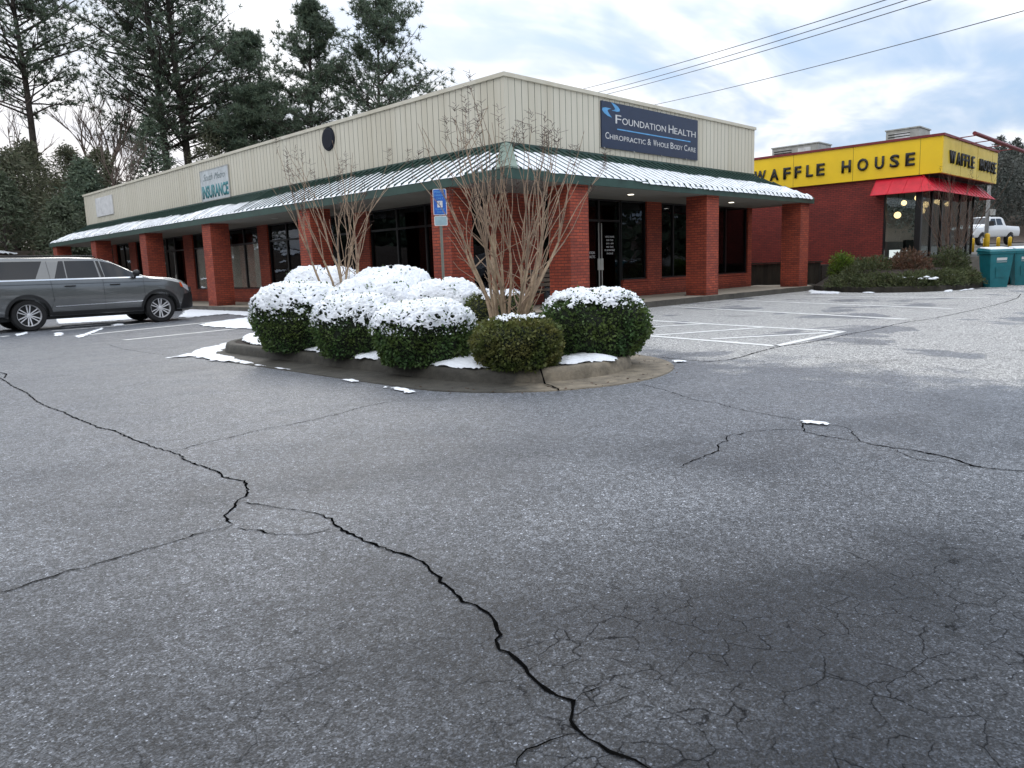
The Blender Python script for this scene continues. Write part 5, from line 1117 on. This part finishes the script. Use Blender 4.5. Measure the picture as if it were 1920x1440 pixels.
def low_shrub(x, y, z, r, h, mt, label, nm='low_shrub', seed=1, n=3500, cat='shrub', group='shrubs in the corner planter', spike=.5):
    rg = np.random.default_rng(seed); T = thing(nm, label, cat, (x, y, z), group); C = []; D = []
    while len(C) < n:
        p = rg.normal(size=3); p /= np.linalg.norm(p); p[2] = abs(p[2]); k = .35+.65*rg.random()**.5
        q = 1+.35*mnoise.noise(Vector((p[0]*2.2+seed, p[1]*2.2, p[2]*2.2)))
        pos = np.array([x+p[0]*r*q*k, y+p[1]*r*q*k, z+p[2]*h*q*k]); d = p*spike+rg.normal(size=3)*.5+np.array([0, 0, .25]); C.append(pos); D.append(d/np.linalg.norm(d))
    blades('foliage', C, np.array(D), .07+.07*rg.random(n), .035, M[mt], T, (x, y, z), seed=seed)
    st = MB(); rr = random.Random(seed)
    for k in range(10):
        a = rr.uniform(0, 6.28); st.tube([(x, y, z-.05), (x+r*.4*math.cos(a), y+r*.4*math.sin(a), z+h*.45), (x+r*.75*math.cos(a), y+r*.75*math.sin(a), z+h*.6)], [.015, .010, .005], 4, False)
    st.build('stems', M['twig'], T); return T
LS = [(26.2, 9.9, .16, .85, .45, 'juniper', 'spreading green juniper at the left end of the planter below the yellow green shrub'), (25.95, 8.9, .15, .75, .45, 'juniper', 'spreading juniper at the front of the planter kerb'),
      (26.3, 8.0, .15, .75, .48, 'juniper', 'spreading dark juniper right of the planter front'), (27.2, 7.45, .15, .75, .50, 'juniper', 'juniper in the right part of the planter below the bare shrub'), (28.3, 7.25, .15, .75, .50, 'juniper', 'low juniper beside the teal bins'),
      (27.2, 9.6, .5, .9, .62, 'juniper', 'green juniper higher on the planter slope'), (27.6, 8.6, .5, .8, .72, 'redleaf', 'bronze leaved low shrub in the middle of the planter'), (28.5, 8.9, .6, .8, .72, 'redleaf', 'bronze leaved shrub below the dark restaurant window'),
      (29.6, 7.9, .5, .75, .85, 'juniper', 'rounded dark shrub just left of the bins below the yellow bollard'), (28.4, 10.7, .5, .9, .55, 'juniper', 'green shrub against the brick wall of the restaurant'), (27.9, 10.9, .5, .42, .85, 'lime', 'bright yellow green feathery shrub in front of the brick wall')]
for i, (x, y, z, r, h, mt, lb) in enumerate(LS): low_shrub(x, y, z, r, h, mt, lb, 'juniper' if mt == 'juniper' else 'shrub', i+20, 2600 if mt != 'lime' else 1800)
myrtle(30.2, 8.0, .6, 3.6, 1.1, 'bare brown multi stem shrub in front of the glass corner of the restaurant', 14, 21, None, .020, heads=False, hpoll=1.2, sm='twig')
mb = MB(); rg = random.Random(8)
for k in range(26):
    x, y = rg.uniform(25.8, 30), rg.uniform(6.95, 9); r = rg.uniform(.05, .2)
    mb.lathe((x, y, .36+.1*rg.random()), [(r, 0), (r*.7, .03), (1e-4, .05)], 'Z', 7)
tag(mb.build('snow_in_planter', M['snow'], smooth=True), 'small snow lumps scattered over the planter shrubs', 'snow', kind='stuff')

# ------------------------------------------------------------ trees
def pine(x, y, z, H, zc, r, label, seed, nm='tall_pine', lean=0., dens=1., twin=None, grp='tall pines behind the shop building', top_r=.35, rt=.30, mt='needle', flat=.0):
    rg = random.Random(seed); rn = np.random.default_rng(seed); T = thing(nm, label, 'pine tree', (x, y, z), grp)
    tk = MB(); br = MB(); C = []; D = []; Ls = []
    P = []; n = 14
    for i in range(n+1): t = i/n; P.append(Vector((x+lean*t*H*.1+.25*math.sin(t*5+seed), y+.25*math.sin(t*4+seed*2), z+H*t*.97)))
    tk.tube(P, [rt*(1-.82*(i/n)) for i in range(n+1)], 9)
    def trunk(t): f = t*n; i = min(int(f), n-1); return P[i].lerp(P[i+1], f-i)
    k = 0; h = zc*.72
    while h < H*.985:
        t = (h-zc)/(H-zc); dead = t < 0; tt = max(t, 0)
        R = r*((1-tt)**.75*(.55+.45*min(1, tt*4+.25)))+top_r*.6
        R *= 1+.35*mnoise.noise(Vector((h*.35, seed, 0)))
        nb = rg.randint(2, 4) if not dead else rg.randint(0, 2)
        for b in range(nb):
            a = rg.uniform(0, 6.283); q = R*rg.uniform(.55, 1.15)*(1+.3*mnoise.noise(Vector((math.cos(a)*1.3, math.sin(a)*1.3, seed+h*.2))))
            if dead: q *= .5
            up_ = rg.uniform(.15, .7) if tt < .6 else rg.uniform(.5, 1.0); o = trunk(h/H); pts = [o]
            d = Vector((math.cos(a), math.sin(a), up_)).normalized()
            for s in range(5): d = (d+Vector((rg.gauss(0, .12), rg.gauss(0, .12), rg.gauss(.03, .09)))).normalized(); pts.append(pts[-1]+d*q/5)
            br.tube(pts, [max(.015, .045*q/3*(1-.75*s/5)) for s in range(6)], 5, False)
            if dead and rg.random() < .8: continue
            for s in range(2, 6):
                for m_ in range(rg.randint(2, 4)):
                    aa = rg.uniform(0, 6.28); dd = (d*.6+Vector((math.cos(aa), math.sin(aa), rg.uniform(-.1, .7)))).normalized(); L2 = q*rg.uniform(.10, .30)+.2; e = pts[s]+dd*L2
                    br.tube([pts[s], e], [.018, .008], 4, False)
                    for c_ in range(int(rg.randint(2, 5)*dens+rg.random())):
                        cc = e.lerp(pts[s], rg.uniform(-.15, .6))+Vector((rg.gauss(0, .20), rg.gauss(0, .20), rg.gauss(0, .14))); nb_ = 15
                        dv = rn.normal(size=(nb_, 3))+np.array([dd.x*.5, dd.y*.5, .55]); dv /= np.linalg.norm(dv, axis=1, keepdims=True)
                        C += [tuple(cc)]*nb_; D.append(dv); Ls += list(.26+.20*rn.random(nb_))
        h += rg.uniform(.28, .62)*(1.2 if dead else 1)
    tk.build('trunk', M['bark'], T, smooth=True); br.build('branches', M['bark'], T, smooth=True)
    if C: blades('needles', C, np.concatenate(D), np.array(Ls), .060, M[mt], T, (x, y, z), tri=True, seed=seed)
    return T
def zb_(x, y): return bank_h(x, y)-.1
PN = [(17.0, 69.5, 30, 11.0, 7.0, 'tall pine at the left with a straight pale trunk rising out of the frame', 31, .65, .33),
      (24.6, 63.0, 29, 7.5, 8.2, 'broad tall pine left of its close twin behind the far end of the shops', 32, .60, .34), (25.9, 62.0, 30, 7.5, 8.2, 'broad tall pine right of its close twin, dense on its right side', 33, .66, .36),
      (32.4, 53.0, 20.8, 8.0, 5.2, 'rounded dense pine rising behind the middle of the parapet', 34, .85, .26), (36.2, 50.1, 22.6, 9.5, 6.6, 'open topped pine rightmost behind the parapet with a visible trunk', 35, .72, .24),
      (31.2, 61.0, 18.2, 8.0, 5.0, 'shorter pine filling the gap between the twin pines and the rounded pine', 36, .8, .25), (11.6, 75., 25, 15, 5.0, 'pine at the far left edge partly outside the frame', 37, .9, .3),
      (29.2, 56.5, 13.2, 7., 3.4, 'small pine just above the parapet left of the round black disc', 39, 1.3, .2)]
for i, (x, y, H, zc, r, lb, sd_, dn, rt) in enumerate(PN): pine(x, y, zb_(x, y), H, zc, r, lb, sd_, dens=dn, rt=rt)
def conif(x, y, z, H, r, mt, label, seed, nm='evergreen_tree', n=5200, grp='evergreens on the wooded bank', cat='evergreen tree', low=.12, L=.30):
    rn = np.random.default_rng(seed); rg = random.Random(seed); T = thing(nm, label, cat, (x, y, z), grp)
    tk = MB(); tk.tube([(x, y, z-.2), (x+.1, y, z+H*.5), (x, y+.1, z+H*.96)], [H*.018, H*.011, .02], 8); tk.build('trunk', M['bark'], T, smooth=True)
    C = []; D = []; br = MB(); nc = n//13
    for k in range(nc):
        t = low+(1-low)*rg.random()**.85; a = rg.uniform(0, 6.283); R = r*(1-t)**.6*min(1, (t-low)*7+.45)*(1+.4*mnoise.noise(Vector((math.cos(a)*1.5, math.sin(a)*1.5, t*4+seed)))); q = R*rg.uniform(.45, 1.05)
        p = Vector((x+q*math.cos(a), y+q*math.sin(a), z+H*t+rg.uniform(-.2, .2)))
        if k % 5 == 0: br.tube([(x, y, z+H*t-q*.35), p], [.03, .01], 4, False)
        dv = rn.normal(size=(13, 3))*.8+np.array([math.cos(a)*.6, math.sin(a)*.6, .1]); dv /= np.linalg.norm(dv, axis=1, keepdims=True)
        for j in range(13): C.append((p.x+rg.gauss(0, .22), p.y+rg.gauss(0, .22), p.z+rg.gauss(0, .16)))
        D.append(dv)
    br.build('branches', M['bark'], T); D = np.concatenate(D); blades('foliage', C, D, L*(.6+.8*rn.random(len(C))), .10, M[mt], T, (x, y, z), seed=seed)
    return T
CF = [(13.2, 60, 6.5, 2.6, 'needle2', 'dark evergreen at the left edge above the grey car'), (15.3, 64, 8, 3.0, 'needle2', 'dark evergreen beside the straight pale pine trunk'), (17.6, 59.5, 6.2, 2.4, 'needle', 'short dark evergreen left of the parapet end'),
      (19.6, 62.5, 7.5, 3.0, 'needle2', 'evergreen standing right behind the far end of the shops'), (14.5, 54.5, 4.2, 2.2, 'sage', 'pale green frosted shrub on the bank above the car roof'), (11.8, 57, 5.0, 2.3, 'sage', 'pale grey green shrub at the far left edge'),
      (16.6, 55.5, 3.4, 1.7, 'sage', 'small pale green shrub just beyond the canopy corner'), (22.5, 60, 9.6, 3.0, 'needle', 'low evergreen crown peeping over the parapet at the left'), (26.5, 58, 9.8, 3.0, 'needle2', 'low evergreen crown over the middle of the long parapet'),
      (30.5, 54, 10.4, 2.6, 'needle', 'dense dark evergreen just above the parapet below the gap between pines'), (37.5, 52, 11.3, 2.8, 'needle2', 'dark evergreen crown low behind the parapet below the rightmost pine'), (21., 75, 9, 4.0, 'needle2', 'far evergreen between the pale pine and the twin pines'), (9.5, 66, 9, 3.6, 'needle', 'tall dark evergreen outside the left edge')]
for i, (x, y, H, r, mt, lb) in enumerate(CF): conif(x, y, zb_(x, y), H, r, mt, lb, 60+i, 'evergreen_tree' if H > 6 else 'evergreen_shrub', 5200 if H > 6 else 3000, cat='evergreen tree' if H > 6 else 'shrub')
def bare(x, y, z, H, label, seed, grp='bare trees on the wooded bank', col='baretwig', sp=.5, depth=5, r0=None):
    rg = random.Random(seed); T = thing('bare_tree', label, 'bare tree', (x, y, z), grp); a_ = MB(); b_ = MB()
    def rec(p, d, L, r, lv):
        pts = [Vector(p)]; dd = Vector(d).normalized()
        for i in range(4): dd = (dd+Vector((rg.gauss(0, .10), rg.gauss(0, .10), rg.gauss(.02, .06)))).normalized(); pts.append(pts[-1]+dd*L/4)
        (a_ if lv == 0 else b_).tube(pts, [r*(1-.35*i/4) for i in range(5)], 7 if lv < 2 else 4, False)
        if lv >= depth: return
        for k in range(rg.randint(2, 4)):
            a = rg.uniform(0, 6.28); s = rg.uniform(.3, .85)*sp*1.5; rec(pts[rg.randint(2, 4)], (dd.x+math.cos(a)*s, dd.y+math.sin(a)*s, dd.z+.15), L*rg.uniform(.60, .85), r*.58, lv+1)
    rec((x, y, z-.2), (0, 0, 1), H*.30, r0 or H*.013, 0)
    a_.build('trunk', M['bark'], T, smooth=True); b_.build('branches', M[col], T, smooth=True); return T
bare(14.6, 67, zb_(14.6, 67), 17, 'bare pinkish twigged tree at the far left against the bright sky', 5); bare(20.6, 66, zb_(20, 66), 17, 'bare tree between the pale pine trunk and the twin pines', 6); bare(18.8, 58, zb_(18.8, 58), 11, 'slender bare tree leaning beside the far end of the shops', 7)
# far wood on the right beyond the upper lot
rn = np.random.default_rng(9); rg = random.Random(9); C = []; D = []; tk = MB()
for k in range(110):
    x = rg.uniform(105, 200); y = x*rg.uniform(.13, .36); a = min(max((x-95)/60., 0), 1); z = 1.9+a*a*(3-2*a)*9; H = rg.uniform(6.5, 10.5); r = rg.uniform(2.4, 4.2)
    tk.tube([(x, y, z-.5), (x, y, z+H*.9)], [.22, .05], 4, False); m = 1500
    t = .12+.88*rn.random(m)**.8; th = rn.random(m)*6.283; q = r*(1-t)**.5*(.4+.6*rn.random(m)); q *= 1+.3*np.sin(th*3+k)
    P = np.stack([x+q*np.cos(th), y+q*np.sin(th), z+H*t], 1); C.append(P); d = rn.normal(size=(m, 3)); D.append(d/np.linalg.norm(d, axis=1, keepdims=True))
C = np.concatenate(C); D = np.concatenate(D)
o = blades('far_wood', C, D, .34+.3*rn.random(len(C)), .16, M['forest'], seed=9); tag(o, 'hazy far off wood on the hillside behind the white pickup', 'wood', kind='stuff')
# undergrowth filling the depth of the wooded bank on the left
C = []; D = []
for k in range(75):
    x = rg.uniform(-12, 36); y = rg.uniform(74, 96); z = bank_h(x, y); H = rg.uniform(4, 7); r = rg.uniform(2.2, 4); m = 700
    t = rn.random(m)**.8; th = rn.random(m)*6.283; q = r*(1-t)**.5*(.3+.7*rn.random(m)); P = np.stack([x+q*np.cos(th), y+q*np.sin(th), z+H*t], 1); C.append(P); d = rn.normal(size=(m, 3)); D.append(d/np.linalg.norm(d, axis=1, keepdims=True))
C = np.concatenate(C); D = np.concatenate(D)
o = blades('bank_undergrowth', C, D, .35+.3*rn.random(len(C)), .2, M['needle2'], seed=19); tag(o, 'dense dark undergrowth deep in the wood on the left', 'undergrowth', kind='stuff')
# dark wood across the road behind the viewer, seen only as a reflection in the shop glass
C = []; D = []
def row(x0, y0, x1, y1, n, H0, H1):
    for k in range(n):
        u = (k+rg.random())/n; x = x0+(x1-x0)*u+rg.uniform(-4, 4); y = y0+(y1-y0)*u+rg.uniform(-4, 4); H = rg.uniform(H0, H1); r = rg.uniform(2.5, 4.2); m = 170
        t = .04+.96*rn.random(m)**.9; th = rn.random(m)*6.283; q = r*(1-t)**.45*(.4+.6*rn.random(m)); P = np.stack([x+q*np.cos(th), y+q*np.sin(th), H*t], 1); C.append(P); d = rn.normal(size=(m, 3)); D.append(d/np.linalg.norm(d, axis=1, keepdims=True))
row(-20, -38, 110, -34, 60, 8, 15); row(-36, -20, -32, 90, 60, 8, 15)
C = np.concatenate(C); D = np.concatenate(D); o = blades('wood_across_road', C, D, 1.3+.6*rn.random(len(C)), 1.1, M['needle'], seed=10); tag(o, 'dark wood across the road that shows only as a reflection in the shop windows', 'wood', kind='stuff')

# ------------------------------------------------------------ utility pole and cables
T = thing('utility_pole', 'grey pole standing behind the restaurant corner in front of the far wood', 'utility pole', (60.5, 13.9, 1.4))
mb = MB(); mb.tube([(60.5, 13.9, 1.0), (60.5, 13.9, 5.6)], [.14, .11], 10); mb.build('pole_shaft', M['polewood'], T, smooth=True); mb = MB(); mb.box(60.2, 60.8, 13.5, 13.7, 3.6, 4.0); mb.build('pole_box', M['grey'], T)
WR = [((49.2, 39.76, 15.12), (33.47, 11.71, 11.24)), ((49.91, 38.98, 14.79), (34.07, 11.11, 11.21)), ((50.34, 38.51, 14.6), (34.74, 10.43, 11.18)), ((53.33, 35.33, 13.74), (37.31, 7.75, 10.63))]
for i, (a, b) in enumerate(WR):
    a, b = Vector(a), Vector(b); d = b-a; a2, b2 = a-d*.55, b+d*.8; m = MB()
    pts = [a2.lerp(b2, k/40) for k in range(41)]
    for k, p in enumerate(pts): u = (p-a).dot(d)/d.dot(d); p.z += 2.2*(u*u-u)*.25
    m.tube(pts, .020, 5, False); o = m.build('power_line', M['wire'], origin=tuple(a))
    tag(o, ['topmost cable crossing the sky above the shop sign', 'second cable from the top, running close above the third', 'third cable from the top, running just below the second', 'lowest single cable crossing the sky to the right edge'][i], 'cable', 'overhead cables')
# small loose things: fallen leaves along kerb
mb = MB(); rg = random.Random(77)
for k in range(170):
    if k % 2: x, y = rg.uniform(11.0, 11.6), rg.uniform(12, 30)
    else: a = rg.uniform(math.pi, 2*math.pi); R = rg.uniform(1.28, 1.9); x, y = 6.39+R*math.cos(a), 6.2+R*math.sin(a)
    s = rg.uniform(.01, .03); t = rg.uniform(0, 6.28); z = .012; mb.add([(x, y, z), (x+s*math.cos(t), y+s*math.sin(t), z+.008), (x+s*1.4*math.cos(t+.5), y+s*1.4*math.sin(t+.5), z+.003), (x+s*math.cos(t+1.1), y+s*math.sin(t+1.1), z+.01)], [(0, 1, 2, 3)])
tag(mb.build('fallen_leaves', M['redleaf']), 'scattered dry leaves along the kerbs', 'leaves', kind='stuff')
